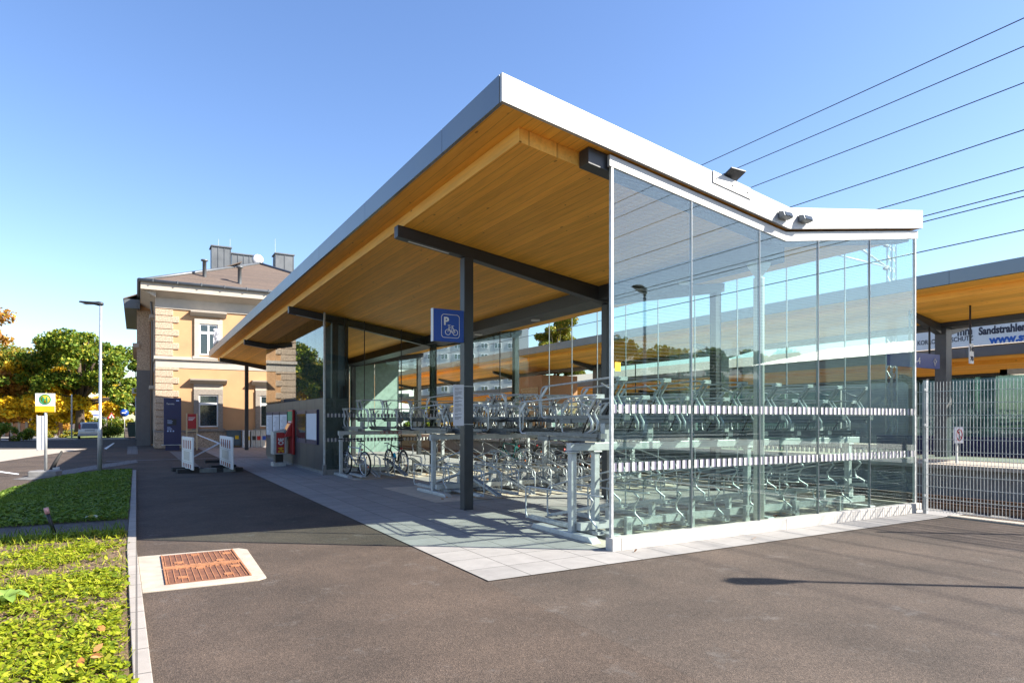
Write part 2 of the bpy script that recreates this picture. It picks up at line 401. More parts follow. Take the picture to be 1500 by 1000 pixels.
def inpoly(x, y, poly):
    r = np.zeros(len(x), bool); n = len(poly)
    for i in range(n):
        x0, y0 = poly[i]; x1, y1 = poly[(i+1) % n]
        if y0 == y1: continue
        c = ((y0 > y) != (y1 > y)) & (x < (x1-x0)*(y-y0)/(y1-y0)+x0); r ^= c
    return r
def vnoise(x, y, s, seed):                        # cheap value noise
    g = np.random.default_rng(seed).random((64, 64)); x = x*s; y = y*s
    xi = np.floor(x).astype(int); yi = np.floor(y).astype(int); fx = x-xi; fy = y-yi
    fx = fx*fx*(3-2*fx); fy = fy*fy*(3-2*fy)
    a = g[xi%64, yi%64]; b_ = g[(xi+1)%64, yi%64]; c = g[xi%64, (yi+1)%64]; d = g[(xi+1)%64, (yi+1)%64]
    return (a*(1-fx)+b_*fx)*(1-fy)+(c*(1-fx)+d*fx)*fy
def leaves(cx, cy_, cz, L, W, yaw, tilt, roll, k=6):  # k-gon leaves; arrays
    n = len(cx)
    if k == 6: loc = np.array([(-.5,0),(-.2,-.5),(.2,-.42),(.5,0),(.2,.42),(-.2,.5)])
    else: loc = np.array([(-.5,0),(0,-.5),(.5,0),(0,.5)])
    u = loc[:,0][None,:]*L[:,None]; v = loc[:,1][None,:]*W[:,None]
    ct, st = np.cos(tilt)[:,None], np.sin(tilt)[:,None]; cr, sr = np.cos(roll)[:,None], np.sin(roll)[:,None]
    x1 = u*ct + v*sr*st; z1 = u*st - v*sr*ct; y1 = v*cr
    ca, sa = np.cos(yaw)[:,None], np.sin(yaw)[:,None]
    X = cx[:,None]+x1*ca-y1*sa; Y = cy_[:,None]+x1*sa+y1*ca; Z = cz[:,None]+z1
    V = np.stack([X,Y,Z], -1).reshape(-1,3); F = np.arange(n*k).reshape(n,k)
    return V, F
def scatter(x0, x1, y0, y1, n, poly, dens=None):
    x = rng.uniform(x0, x1, n); y = rng.uniform(y0, y1, n); k = inpoly(x, y, poly)
    if dens is not None: k &= rng.random(n) < dens(x, y)
    return x[k], y[k]
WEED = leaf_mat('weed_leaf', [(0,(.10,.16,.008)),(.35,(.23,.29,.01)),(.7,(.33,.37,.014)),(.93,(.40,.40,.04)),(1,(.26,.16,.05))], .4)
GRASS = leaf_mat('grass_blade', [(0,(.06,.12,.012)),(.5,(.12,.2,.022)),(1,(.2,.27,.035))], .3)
def dens_near(x, y):
    n_ = .65*vnoise(x+9, y+3, 1.7, 3)+.35*vnoise(x, y, 5, 4)
    d = np.clip((n_-.40)*5, .05, 1)
    d *= np.clip((-.12+np.clip((9.2-y)*.0174,0,.2)-x)*9+.15, 0, 1)
    return d
# clusters: plants of 5 leaves
px_, py_ = scatter(-3.1, .08, 2.2, 10.72, 26000, LAWN, dens_near)
n = len(px_); k5 = 5
ang = rng.uniform(0, 6.28, n)[:,None]+np.arange(k5)[None,:]*1.2566+rng.normal(0,.3,(n,k5))
ln = (rng.uniform(.2,1,n)**1.6*.05+.012)[:,None]*rng.uniform(.7,1.2,(n,k5))
tl = rng.uniform(-.1,.75,(n,k5)); h0 = rng.uniform(.03,.075,n)[:,None]+rng.normal(0,.008,(n,k5))
V1, F1 = leaves((px_[:,None]+np.cos(ang)*ln*.6).ravel(), (py_[:,None]+np.sin(ang)*ln*.6).ravel(), h0.ravel()+.0,
                ln.ravel(), (ln*.62).ravel(), ang.ravel(), tl.ravel(), rng.normal(0,.35,n*k5))
x, y = scatter(-3.1, .08, 2.2, 10.7, 5000, LAWN); n = len(x)
Vb, Fb = leaves(x, y, .05+rng.uniform(0,.04,n), rng.uniform(.06,.16,n), rng.uniform(.004,.01,n), rng.uniform(0,6.28,n), rng.uniform(.3,1.4,n), rng.normal(0,.5,n), 6)
x, y = scatter(-3.1, .08, 2.2, 10.7, 12000, LAWN); n = len(x)
Vc, Fc = leaves(x, y, .033+rng.uniform(0,.02,n), rng.uniform(.01,.03,n), rng.uniform(.008,.02,n), rng.uniform(0,6.28,n), rng.normal(0,.4,n), rng.normal(0,.5,n), 6)
V1, F1 = np.vstack([V1,Vb]), np.vstack([F1,Fb+len(V1)])
LIT = leaf_mat('dry_litter', [(0,(.12,.07,.035)),(.6,(.25,.16,.08)),(1,(.38,.28,.16))], .1)
tag(arrmesh('plant_litter', Vc, Fc, LIT), 'dry brown plant litter on the bare soil between the weeds', 'plant litter', kind='stuff')
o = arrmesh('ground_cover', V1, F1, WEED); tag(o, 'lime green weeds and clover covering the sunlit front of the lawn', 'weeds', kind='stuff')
x, y = scatter(-3.0, -.12, 11.9, 23.4, 50000, LAWN, lambda x, y: np.clip((vnoise(x, y, 1.2, 8)-.15)*3, .1, 1))
n = len(x)
V2, F2 = leaves(x, y, .05+rng.uniform(0,.03,n), rng.uniform(.05,.11,n), rng.uniform(.008,.018,n), rng.uniform(0,6.28,n), rng.uniform(.5,1.4,n), rng.normal(0,.5,n), 4)
x, y = scatter(-3.1, -.15, 10.1, 10.85, 500, LAWN); n = len(x)
V3, F3 = leaves(x, y, .08+rng.uniform(0,.05,n), rng.uniform(.1,.2,n), rng.uniform(.008,.016,n), rng.uniform(0,6.28,n), rng.uniform(.8,1.4,n), rng.normal(0,.4,n), 4)
x, y = scatter(-3.0, -.12, 11.95, 23.4, 26000, LAWN, lambda x, y: np.clip((vnoise(x, y, 1.5, 12)-.3)*4, .02, 1))
n = len(x); a5 = rng.uniform(0,6.28,n)
V4, F4 = leaves(x, y, .06+rng.uniform(0,.04,n), rng.uniform(.05,.1,n), rng.uniform(.035,.06,n), a5, rng.uniform(-.1,.6,n), rng.normal(0,.4,n), 4)
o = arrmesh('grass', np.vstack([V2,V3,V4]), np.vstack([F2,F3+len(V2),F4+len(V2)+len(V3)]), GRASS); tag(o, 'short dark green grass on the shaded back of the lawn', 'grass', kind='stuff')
# fallen leaves
FALL = leaf_mat('fallen_leaf', [(0,(.3,.12,.03)),(.5,(.5,.24,.08)),(1,(.6,.38,.18))], .15)
fx, fy = [], []
for cx, cyy, s, q in ((7.0,7.3,.25,14),(9.3,7.2,.3,10),(6.9,12.2,.4,8),(9.6,13.6,.6,14),(8.0,15,.6,8),(7,17.5,.8,12),(5.2,6.05,.02,1),(7.1,5.9,.02,1),(5.5,12,.5,5)):
    for _ in range(q): fx.append(cx+random.gauss(0,s)); fy.append(cyy+random.gauss(0,s*.4))
for gx, gy in ((160,936),(140,980),(183,975),(118,990),(179,962)):
    g = G(gx, gy); fx.append(min(g.x,-.22)); fy.append(g.y)
fx = np.array(fx); fy = np.array(fy); n = len(fx); onl = fx < 0
V, F = leaves(fx, fy, np.where(onl, .09, .03), np.where(onl, .075, rng.uniform(.05,.1,n)), np.where(onl,.05,rng.uniform(.04,.07,n)), rng.uniform(0,6.28,n), rng.normal(0,.3,n), rng.normal(0,.3,n))
tag(arrmesh('fallen_leaves', V, F, FALL), 'dry orange leaves lying on the paving and lawn', 'fallen leaves', kind='stuff')
# big-leaved weed
t_ = thing('dock_plant', 'broad leaved light green dock plant standing out of the low weeds', 'plant', (-.98,6.95,.03))
b = MB()
for i in range(9):
    a = i*.7+.2; L = random.uniform(.16,.26); P0 = Vector((-.98,6.95,.04)); d = Vector((math.cos(a), math.sin(a), 0)); s = Vector((-d.y, d.x, 0))
    pr = [(.0,.01,.0),(.3,.035,.07),(.65,.045,.10),(.9,.025,.075),(1,.002,.055)]
    vs = []
    for tt, ww, hh in pr: vs += [P0+d*tt*L+s*ww+Vector((0,0,hh)), P0+d*tt*L+Vector((0,0,hh-.012)), P0+d*tt*L-s*ww+Vector((0,0,hh))]
    fs = []
    for q in range(4): fs += [(q*3,q*3+1,q*3+4,q*3+3),(q*3+1,q*3+2,q*3+5,q*3+4)]
    b.add(vs, fs, True)
b.build('foliage', leaf_mat('dock_leaf', [(0,(.2,.33,.06)),(1,(.3,.42,.1))], .35), t_)
# access chamber cover
tc = thing('access_cover', 'rusty two-leaf iron chamber cover in a pale concrete collar', 'manhole cover', (.6,7.8,.0))
b = MB(); b.prism([(.045,6.92),(1.05,6.88),(1.14,6.95),(1.18,8.55),(1.1,8.68),(.012,8.72)], 'z', -.02, .016); b.build('collar', CONC, tc, bevel=.006)
for q, (y0, y1) in enumerate(((7.08,7.82),(7.85,8.6))):
    b = MB(); b.box((.24,y0,.0),(1.02,y1,.021)); lf = b.build('cover_leaf', RUST, tc)
    r = MB()
    for i in range(13):
        xx = .275+i*.0585; r.box((xx-.004,y0+.03,.02),(xx+.004,y1-.03,.027))
    r.box((.245,y0+.002,.02),(.262,y1-.002,.03)); r.box((1.0,y0+.002,.02),(1.018,y1-.002,.03))
    ye = y1-.02 if q == 0 else y0+.02
    r.box((.245,ye-.016,.02),(1.018,ye+.016,.031))
    for i in range(7): r.box((.36+i*.075,ye-(.075 if q==0 else -.03),.02),(.405+i*.075,ye-(.03 if q==0 else -.075),.027))
    for xx, yy in ((.36,.2),(.55,.58),(.78,.14),(.88,.5)):
        r.box((xx,y0+yy,.02),(xx+.09,y0+yy+.02,.03)); r.box((xx,y0+yy+.05,.02),(xx+.09,y0+yy+.07,.03)); r.box((xx,y0+yy+.02,.02),(xx+.018,y0+yy+.05,.03))
    r.build('rib', RUST_L, lf)

# ================================================================== BIKE STATION BUILDING
X0, XV, X1 = 3.45, 8.27, 11.8
Y0R, Y1R = 6.2, 39.5
S1, S2 = .143, .150
def zs(x): return 5.08-S1*(x-X0) if x <= XV else 5.08-S1*(XV-X0)+S2*(x-XV)   # underside of the fascia
INN = .168
def zi(x): return zs(x)-INN
st = thing('bike_station', 'open timber roofed bicycle station with silver fascia and glass walls', 'station building', (5,6.3,0))
b = MB(); b.prism([(X0+.02,zs(X0)+.02),(XV,zs(XV)+.02),(X1-.02,zs(X1)+.02),(X1-.02,zs(X1)+.30),(XV,zs(XV)+.30),(X0+.02,zs(X0)+.30)], 'y', Y0R+.02, Y1R-.02)
b.build('roof_deck', ALU_D, st)
# fascia panels
def fpan(xa, xb, m):
    b = MB(); g = .004
    b.prism([(xa+g,zs(xa+g)),(xb-g,zs(xb-g)),(xb-g,zs(xb-g)+.31),(xa+g,zs(xa+g)+.31)], 'y', Y0R, Y0R+.05)
    return b.build('fascia_panel', m, st)
for xa, xb in ((X0,5.09),(5.09,XV),(XV,10.42),(10.42,X1)): fpan(xa, xb, ALU)
yy = Y0R+.055
first = True
while yy < Y1R-.1:
    ye = min(yy+(1.55 if first else 3.3), Y1R-.03); first = False
    for xx, sgn in ((X0,1),(X1,-1)):
        b = MB(); b.box((min(xx,xx+.05*sgn),yy+.004,zs(xx)),(max(xx,xx+.05*sgn),ye-.004,zs(xx)+.31)); b.build('fascia_panel', ALU_D if sgn == 1 else ALU, st)  # left side takes the darker metal: its shade is put into the colour
    yy = ye
b = MB(); b.prism([(X0,zs(X0)),(XV,zs(XV)),(X1,zs(X1)),(X1,zs(X1)+.31),(XV,zs(XV)+.31),(X0,zs(X0)+.31)], 'y', Y1R-.025, Y1R); b.build('fascia_panel', ALU_D, st)
# timber soffit + stepped inner ceiling
b = MB(); b.prism([(X0+.05,zs(X0+.05)+.006),(XV,zs(XV)+.006),(X1-.05,zs(X1-.05)+.006),(X1-.05,zs(X1-.05)+.019),(XV,zs(XV)+.019),(X0+.05,zs(X0+.05)+.019)], 'y', Y0R+.05, Y1R-.03)
b.build('eaves_soffit', WOOD, st)
xa, xb, ya, yb = 3.88, 11.5, 6.55, Y1R-.45
b = MB(); b.prism([(xa,zi(xa)),(XV,zi(XV)),(xb,zi(xb)),(xb,zi(xb)+.02),(XV,zi(XV)+.02),(xa,zi(xa)+.02)], 'y', ya, yb); b.build('ceiling', WOOD, st)
b = MB()
b.prism([(ya,zi(xa)+.002),(yb,zi(xa)+.002),(yb,zs(xa)+.004),(ya,zs(xa)+.004)], 'x', xa-.003, xa+.03)
b.prism([(xa+.03,zi(xa+.03)+.002),(XV,zi(XV)+.002),(xb,zi(xb)+.002),(xb,zs(xb)+.004),(XV,zs(XV)+.004),(xa+.03,zs(xa+.03)+.004)], 'y', ya-.003, ya+.03)
b.build('ceiling_edge', WOOD_S, st)
# transverse steel beams
COLY = [10.45, 19.4, 28.3, 37.2]
def vbeam(y, xs, wd=.18):
    b = MB(); tp = []; bt = []
    for x in (xs, 5.1, XV): 
        dep = .2 if x < 5.2 else .3
        tp.append((x, zi(x)-.003)); bt.append((x, zi(x)-dep))
    tp.append((11.55, zi(11.5)-.003)); bt.append((11.55, zi(11.5)-.2))
    b.prism(tp+bt[::-1], 'y', y-wd/2, y+wd/2); return b.build('beam', STEEL, st, bevel=.006)
for y in COLY: vbeam(y, 3.78)
b = MB(); b.prism([(4.72,zs(4.72)-.005),(XV,zs(XV)-.005),(11.6,zs(11.6)-.005),(11.6,zs(11.6)-.2),(XV,zs(XV)-.2),(4.72,zs(4.72)-.2)], 'y', 6.33, 6.52); b.build('beam', STEEL, st)
ys = [6.52]+COLY+[Y1R-.6]
for i in range(len(ys)-1):
    b = MB(); b.box((XV-.3, ys[i]+(.09 if i else 0), zi(XV)-.22), (XV+.3, ys[i+1]-.09, zi(XV)+.04)); b.build('valley_beam', STEEL, st)
for y in COLY:
    for x in (5.1, XV, 11.35):
        b = MB(); b.box((x-.09,y-.09,.01),(x+.09,y+.09,zi(x)-(.2 if x < XV else .19)+ (-.1 if x == XV else 0)))
        b.build('column', STEEL, st, bevel=.008)
# ceiling lights and beam lamps
for y in (8.3, 13.2, 16.2): 
    b = MB(); b.lathe((XV,y,zi(XV)-.25), [(.11,0),(.11,.03)], 16); b.build('ceiling_light', WHITE, st)
for y in COLY:
    b = MB(); b.bar((4.0,y,zi(4.0)-.204),(4.75,y,zi(4.75)-.204), .05, .006); b.build('ceiling_light', WHITE, st)
# ---- front glass wall (Y=6.28)
YG = 6.28
XP = [5.04, 6.372, 7.704, 9.036, 10.368, 11.70]
def band_mat(name, axis):
    m, t, p = newmat(name)
    sp = nd(t, 'ShaderNodeSeparateXYZ'); t.links.new(pos(t), sp.inputs[0])
    f = math_(t, 'FRACT', math_(t, 'DIVIDE', sp.outputs[axis], .107))
    t.links.new(mixc(t, math_(t, 'GREATER_THAN', f, .40), (.5,.5,.49), (.11,.105,.16)), p.inputs['Base Color'])  # white print; the grey bars paint in its shadow and back face
    t.links.new(math_(t, 'LESS_THAN', f, .70), p.inputs['Alpha']); p.inputs['Roughness'].default_value = .6
    return m
BANDM = {'x': band_mat('print_shadow_band_x', 0), 'y': band_mat('print_shadow_band_y', 1)}
def band(pane, a, bb, z, axis, fixed, side):
    """printed marking film on a pane, grey shadow bars painted in"""
    mb = MB()
    if axis == 'x': mb.box((a+.015, fixed-side*.0015-.0006, z-.054), (bb-.015, fixed-side*.0015+.0006, z+.054))
    else: mb.box((fixed-side*.0015-.0006, a+.015, z-.054), (fixed-side*.0015+.0006, bb-.015, z+.054))
    mb.build('marking_stripes', BANDM[axis], pane)
def topz(x): return zs(x)-.155
for i in range(5):
    a, c = XP[i]+.008, XP[i+1]-.008
    pl = [(a,.19),(c,.19),(c,topz(c))]
    if a < XV < c: pl.append((XV, topz(XV)))
    pl.append((a, topz(a)))
    b = MB(); b.prism(pl, 'y', YG-.006, YG+.006); p = b.build('glass_pane', GLASS_F, st)
    for z in (1.02, 1.74): band(p, a, c, z, 'x', YG-.006, 1)
for i, x in enumerate(XP):
    b = MB(); wd = .022 if i in (0, 5) else .007
    b.box((x-wd, YG-.012, .17), (x+wd*.6, YG+.03, topz(x)+.01)); b.build('mullion', GALV if i in (0,5) else ALU_D, st)
b = MB(); b.prism([(4.99,zs(4.99)-.165),(XV,zs(XV)-.165),(11.76,zs(11.76)-.165),(11.76,zs(11.76)-.03),(XV,zs(XV)-.03),(4.99,zs(4.99)-.03)], 'y', YG-.018, YG+.03); b.build('glass_trim', ALU, st)
pj = [4.99, 5.13, 8.2, 11.55, 11.78]
for i in range(4):
    b = MB(); b.box((pj[i]+.002, YG-.07, 0), (pj[i+1]-.002, YG+.07, .165)); b.build('plinth', CONC_W, st, bevel=.006)
b = MB(); b.lathe((XV,6.75,.01), [(.08,0),(.08,3.75),(.085,3.76)], 18); b.lathe((XV,6.75,0), [(.05,3.78),(.16,3.95),(.18,4.0)], 18); b.build('drain_pipe', WHITE, st)  # white instead of grey metal: sunlit brightness put into the pipe colour
b = MB(); b.box((5.075,YG-.0105,2.2),(5.165,YG-.0085,2.31)); b.build('sticker', YEL, st)
# ---- rear glass wall (X=11.7)
XB = 11.70; YP = [6.29+1.283*i for i in range(11)]; YP[10] = 19.12
for i in range(10):
    a, c = YP[i]+.008, YP[i+1]-.008
    b = MB(); b.box((XB-.006, a, .16), (XB+.006, c, zs(11.7)-.12)); p = b.build('glass_pane', GLASS_B, st)
    for z in (1.02, 1.74): band(p, a, c, z, 'y', XB+.006, -1)
    if i: b = MB(); b.box((XB-.01,YP[i]-.009,.15),(XB+.02,YP[i]+.009,zs(11.7)-.1)); b.build('mullion', ALU_D, st)
b = MB(); b.box((XB-.05,6.36,0),(XB+.05,28.8,.15)); b.build('plinth', CONC, st)
b = MB(); b.box((XB-.03,6.35,zs(11.7)-.13),(XB+.03,28.8,zs(11.7)-.005)); b.build('glass_trim', ALU_D, st)
# ---- kiosk block: return glass wall Y=19.1, side wall X=4.72
YK, YE, XK = 19.1, 28.8, 4.72
ENDP = mat('pale_green_panel', (.2,.3,.26), .4, var=.15)
ENDW = mat('dark_end_wall', (.045,.06,.06), .4, var=.1)
xr = [XK+.02, 5.92, 7.08, 8.24, 9.4, 10.56, 11.68]
for i in range(6):
    a, c = xr[i]+.008, xr[i+1]-.008
    pl = [(a,.16),(c,.16),(c,zi(c)-.01)]
    if a < XV < c: pl.append((XV, zi(XV)-.01))
    pl.append((a, zi(a)-.01))
    b = MB(); b.prism(pl, 'y', YK-.006, YK+.006); p = b.build('glass_pane', GLASS_B, st)
    for z in (1.02, 1.74): band(p, a, c, z, 'x', YK-.006, 1)
    b = MB(); b.prism([(q[0], q[1]) for q in pl], 'y', YE-.006, YE+.006); b.build('end_wall' if i < 5 else 'glass_pane', ENDW if i < 3 else (ENDP if i < 5 else GLASS_B), st)
    if i: b = MB(); b.box((xr[i]-.008,YK-.02,.15),(xr[i]+.008,YK+.02,zi(xr[i])-.005)); b.build('mullion', STEEL, st)
b = MB(); b.box((XK+.06,YK-.05,0),(11.65,YK+.05,.16)); b.build('plinth', CONC2, st)
b = MB(); b.box((XK-.025,YK-.06,.01),(XK+.025,YK-.01,zi(XK)-.004)); b.build('mullion', GALV, st)
b = MB(); b.box((XK-.04,YK-.07,.0),(XK+.05,YK+.04,.3)); b.build('plinth', CONC2, st)
b = MB(); b.box((XK+.01,YK+.02,.12),(5.45,YE-.02,2.24)); kw = b.build('kiosk_wall', PANEL, st)
b = MB(); b.box((5.34,YK+.03,2.245),(5.44,YE-.03,zi(5.4)-.02)); b.build('dark_backing', DARK, st)  # dark backing added behind the kiosk glass so that it mirrors
b = MB(); b.box((5.28,YK+.03,2.245),(5.33,YE-.03,2.6)); b.build('dark_backing', DARK, st)
b = MB(); b.box((XK+.03,YK+.05,.0),(5.4,YE-.05,.12)); b.build('plinth', CONC2, st)
q = YK+.02
seams = [YK+.02+i*1.08 for i in range(10)]
for i in range(9):
    a, c = seams[i]+.006, seams[i+1]-.006
    b = MB(); b.box((XK-.004, a, .13), (XK+.012, c, 1.98)); b.build('cladding_panel', PANEL, st)
    b = MB(); b.box((XK-.004, a, 1.99), (XK+.012, c, 2.245)); b.build('cladding_panel', PANEL, st)
    b = MB(); b.box((XK-.002, a-.002, 2.26), (XK+.008, c+.002, zi(XK)-.01)); b.build('glass_pane', GLASS_K, st)
# display cases on the kiosk wall
def case(y0, y1, z0, z1, n, fills):
    b = MB(); b.box((XK-.05,y0,z0),(XK-.004,y1,z1)); o = b.build('display_case', NAVY, st)
    wd = (y1-y0)/n
    for i in range(n):
        b = MB(); b.box((XK-.056,y0+i*wd+.07,z0+.14),(XK-.052,y0+(i+1)*wd-.07,z1-.12)); b.build('poster', fills[i], o)
        for yq in (y0+i*wd+.02, y0+(i+1)*wd-.05):
            f = MB(); f.box((XK-.062,yq,z0+.02),(XK-.05,yq+.03,z1-.02)); f.build('case_frame', STEEL, o)
        if fills[i] is PAPER and n == 3:
            l = MB()
            for k in range(22): l.box((XK-.0575,y0+i*wd+.14,z1-.2-k*.034),(XK-.0562,y0+i*wd+.14+random.uniform(.5,.95)*(wd-.3),z1-.19-k*.034))
            l.build('printed_text', GREYP, o)
case(19.72, 22.66, .86, 1.92, 2, [PAPER, PANE])
case(24.15, 28.5, .86, 1.92, 3, [PAPER, PAPER, PAPER])
# fascia floodlights
def flood(x, label=None):
    z = zs(x)+.07
    b = MB(); b.prism([(Y0R-.01,z+.01),(Y0R-.01,z+.12),(Y0R-.09,z+.10),(Y0R-.12,z+.03)], 'x', x-.1, x+.1); o = b.build('floodlight', ALU_D, st, bevel=.008)
    b = MB(); b.prism([(Y0R-.095,z+.095),(Y0R-.122,z+.036),(Y0R-.125,z+.038),(Y0R-.098,z+.097)], 'x', x-.08, x+.08); b.build('lamp_lens', PANE, o)
flood(8.1); flood(8.55)
b = MB(); b.prism([(7.0-.32,zs(6.68)+.16),(7.42,zs(7.42)+.16),(7.42,zs(7.42)+.315),(6.68,zs(6.68)+.315)], 'y', Y0R-.012, Y0R-.002)
o = b.build('bracket_plate', ALU, st)
b = MB()
for x in (6.75, 7.05, 7.35): b.lathe((x,Y0R-.014,zs(x)+.235), [(.01,-.004),(.01,.003)], 8, 'y')
b.build('bolt', STEEL, o)
b = MB(); b.bar((7.05,Y0R+.1,zs(7.05)+.32),(7.05,Y0R-.12,zs(7.05)+.42), .28, .02); b.build('rooftop_lamp', STEEL, st)
# lightning rod cable on the roof edge, letters on the roof end
LG = mat('logo_white', (.6,.6,.62), .45, var=.04)
lt = thing('station_logo', 'white three dimensional railway letters standing above the roof edge', 'sign', (X0+.06,35,zs(X0)+.31))
text('letters', 'ÖBB', .98, frame_m((X0+.06,37.0,zs(X0)+.36), (0,-1,0), (0,0,1)), LG, lt, ext=.07, bold=.02)
b = MB(); b.box((X0+.03,34.4,zs(X0)+.31),(X0+.09,37.1,zs(X0)+.37)); b.build('bracket', ALU_D, lt)

# ---- bicycle parking sign
sg = thing('bicycle_parking_sign', 'blue box sign with a white P and bicycle hung on the front column', 'sign', (4.7,10.3,3.2))
ya_ = 10.38
b = MB(); b.box((4.41,ya_-.045,2.96),(4.99,ya_+.045,3.52)); b.build('sign_box', BLUE, sg, bevel=.006)
b = MB(); b.box((4.402,ya_-.048,2.955),(4.41,ya_+.048,3.525)); b.build('side_trim', WHITE, sg)
def rrect(x0, x1, z0, z1, r):
    pts = []
    for cx, cz, a0 in ((x1-r,z1-r,0),(x0+r,z1-r,90),(x0+r,z0+r,180),(x1-r,z0+r,270)):
        for k in range(5): a = R(a0+k*22.5); pts.append((cx+r*math.cos(a), cz+r*math.sin(a)))
    return pts
yf = ya_-.048
b = MB(); pp = rrect(4.56,4.90,3.03,3.43,.05); b.tube([(x,yf,z) for x,z in pp+[pp[0]]], .0055, 5); b.build('border', WHITE, sg)
text('letter', 'P', .19, frame_m((4.60,yf,3.25), (1,0,0), (0,0,1)), WHITE, sg, ext=.004, bold=.006)
b = MB(); w1, w2, cz, rr = 4.68, 4.82, 3.125, .047
b.torus((w1,yf,cz), rr, .0065, 'y', 22, 5); b.torus((w2,yf,cz), rr, .0065, 'y', 22, 5)
T = lambda *p: b.tube([(x,yf,z) for x,z in p], .006, 5)
T((w1,cz),(w1+.025,cz+.11),(w1+.005,cz+.12)); T((w1+.02,cz+.085),(w2-.045,cz+.085),(w2,cz)); T((w1+.02,cz+.085),(w1+.065,cz),(w2,cz)); T((w1+.065,cz),(w2-.05,cz+.11)); T((w2-.075,cz+.112),(w2-.025,cz+.112)); T((w1-.0,cz+.118),(w1+.05,cz+.124))
b.build('bicycle_symbol', WHITE, sg)
b = MB(); b.box((4.99,ya_-.02,3.05),(5.02,ya_+.02,3.4)); b.build('mount', STEEL, sg)
# notice board on the column
nb = thing('notice_board', 'narrow white notice of parking rules strapped to the front column', 'notice', (5.0,10.3,1.8))
# faces -x-y slightly; board left of the column
bx = frame_m((4.80,10.34,1.50), (1,0,0), (0,0,1))
b = MB(); b.box((4.79,10.335,1.50),(4.99,10.35,2.22)); b.build('board', PAPER, nb, bevel=.002)
l = MB(); z = 2.15
for para in (2,4,3,2,3,4,2,3):
    for k in range(para):
        l.box((4.815,10.3325,z),(4.815+random.uniform(.11,.15)*(1 if k < para-1 else .5),10.3345,z+.006)); z -= .019
    z -= .017
l.build('printed_text', INK, nb)
b = MB()
for z in (1.52, 2.19):
    b.box((5.004,10.353,z),(5.196,10.357,z+.012)); b.box((4.99,10.349,z),(5.004,10.357,z+.012)); b.box((5.192,10.357,z),(5.196,10.545,z+.012))
b.build('strap', GALV_L, nb)

# ================================================================== TWO-TIER BIKE RACKS
def upper_tray_meshes():
    tr = MB()
    tr.box((-.06,.0,0),(.06,1.95,.008)); tr.box((-.062,.0,.0),(-.054,1.95,.05)); tr.box((.054,.0,.0),(.062,1.95,.05))
    tr.box((-.035,.05,-.06),(.035,1.25,-.006)); tr.box((-.05,-.06,-.02),(.05,.0,.05)); tr.box((-.05,1.2,-.075),(.05,1.5,-.008))
    tr.box((-.04,.5,.008),(.04,.9,.02))
    hp = MB(); dx = -.085
    hp.tube([(dx+.03,1.82,.02),(dx,1.90,.02),(dx,1.95,.05),(dx,1.965,.12),(dx,1.97,.40),(dx,1.955,.47),(dx,1.91,.505),(dx,1.84,.515),(dx,1.0,.54),(dx,.22,.565),(dx,.08,.56),(dx+.03,.0,.555)], .0145, 6)
    hp.bar((dx,1.955,.36),(dx,1.78,.51), .012, .05, (0,1,1))
    wh = MB()
    for s in (-1,1):
        wh.tube([(s*.04,.30,.03),(s*.045,.14,.10),(s*.05,.13,.2),(s*.05,.22,.33),(s*.045,.10,.47),(s*.03,.05,.54)], .020, 6)
    wh.tube([(-.07,.42,.50),(-.06,.30,.44),(-.055,.17,.40)], .012, 5)
    wh.box((-.075,.02,.52),(.075,.09,.575))
    gs = MB(); gs.tube([(.0,.42,.03),(.0,.14,.48)], .011, 6)
    return tr, hp, wh, gs
def lower_tray_meshes(raised):
    zf = (lambda y: .40-.36*min(1,max(0,(y-.25)/1.6))) if raised else (lambda y: .06)
    tr = MB()
    ya, yb = .0, 1.85
    for x0, x1, h0, h1 in ((-.05,.05,0,.006),(-.052,-.046,0,.045),(.046,.052,0,.045)):
        vs = [(x,y,zf(y)+h) for y in (ya,.25,yb) for x,h in ((x0,h0),(x1,h0),(x1,h1),(x0,h1))]
        fs = [(0,1,2,3),(11,10,9,8)]
        for q in (0,4):
            for k in range(4): fs.append((q+k,q+4+k,q+4+(k+1)%4,q+(k+1)%4))
        tr.add(vs, fs)
    if raised: tr.box((-.03,.3,.0),(.03,.38,.38))
    hp = MB(); dx = -.075; up = .5
    zt = lambda y: zf(y)+up*(1 if not raised else .95)
    hp.tube([(dx+.04,1.68,zf(1.68)+.02),(dx,1.76,zf(1.76)+.02),(dx,1.80,zf(1.8)+.08),(dx,1.80,zt(1.8)-.07),(dx,1.775,zt(1.775)-.015),(dx,1.71,zt(1.71)),(dx,.9,zt(.9)+.01),(dx,.15,zt(.15)+.02),(dx,-.02,zt(0)+.02),(dx+.05,-.08,zt(0)+.02)], .014, 6)
    hp.tube([(dx,1.80,zt(1.8)-.16),(dx,1.70,zt(1.7)-.12),(dx,1.68,zt(1.68)-.01)], .011, 5)
    wh = MB()
    wh.tube([(dx,.18,zt(.18)+.01),(dx+.02,.10,zt(.1)-.06),(dx+.05,.24,zt(.2)-.2),(dx+.05,.22,zt(.2)-.3),(dx+.05,.06,zf(.1)+.1),(dx+.05,.08,zf(.1)+.02)], .016, 6)
    wh.box((-.06,.04,zf(.1)-.005),(.06,.12,zf(.1)+.03))
    return tr, hp, wh
PROTO = {}
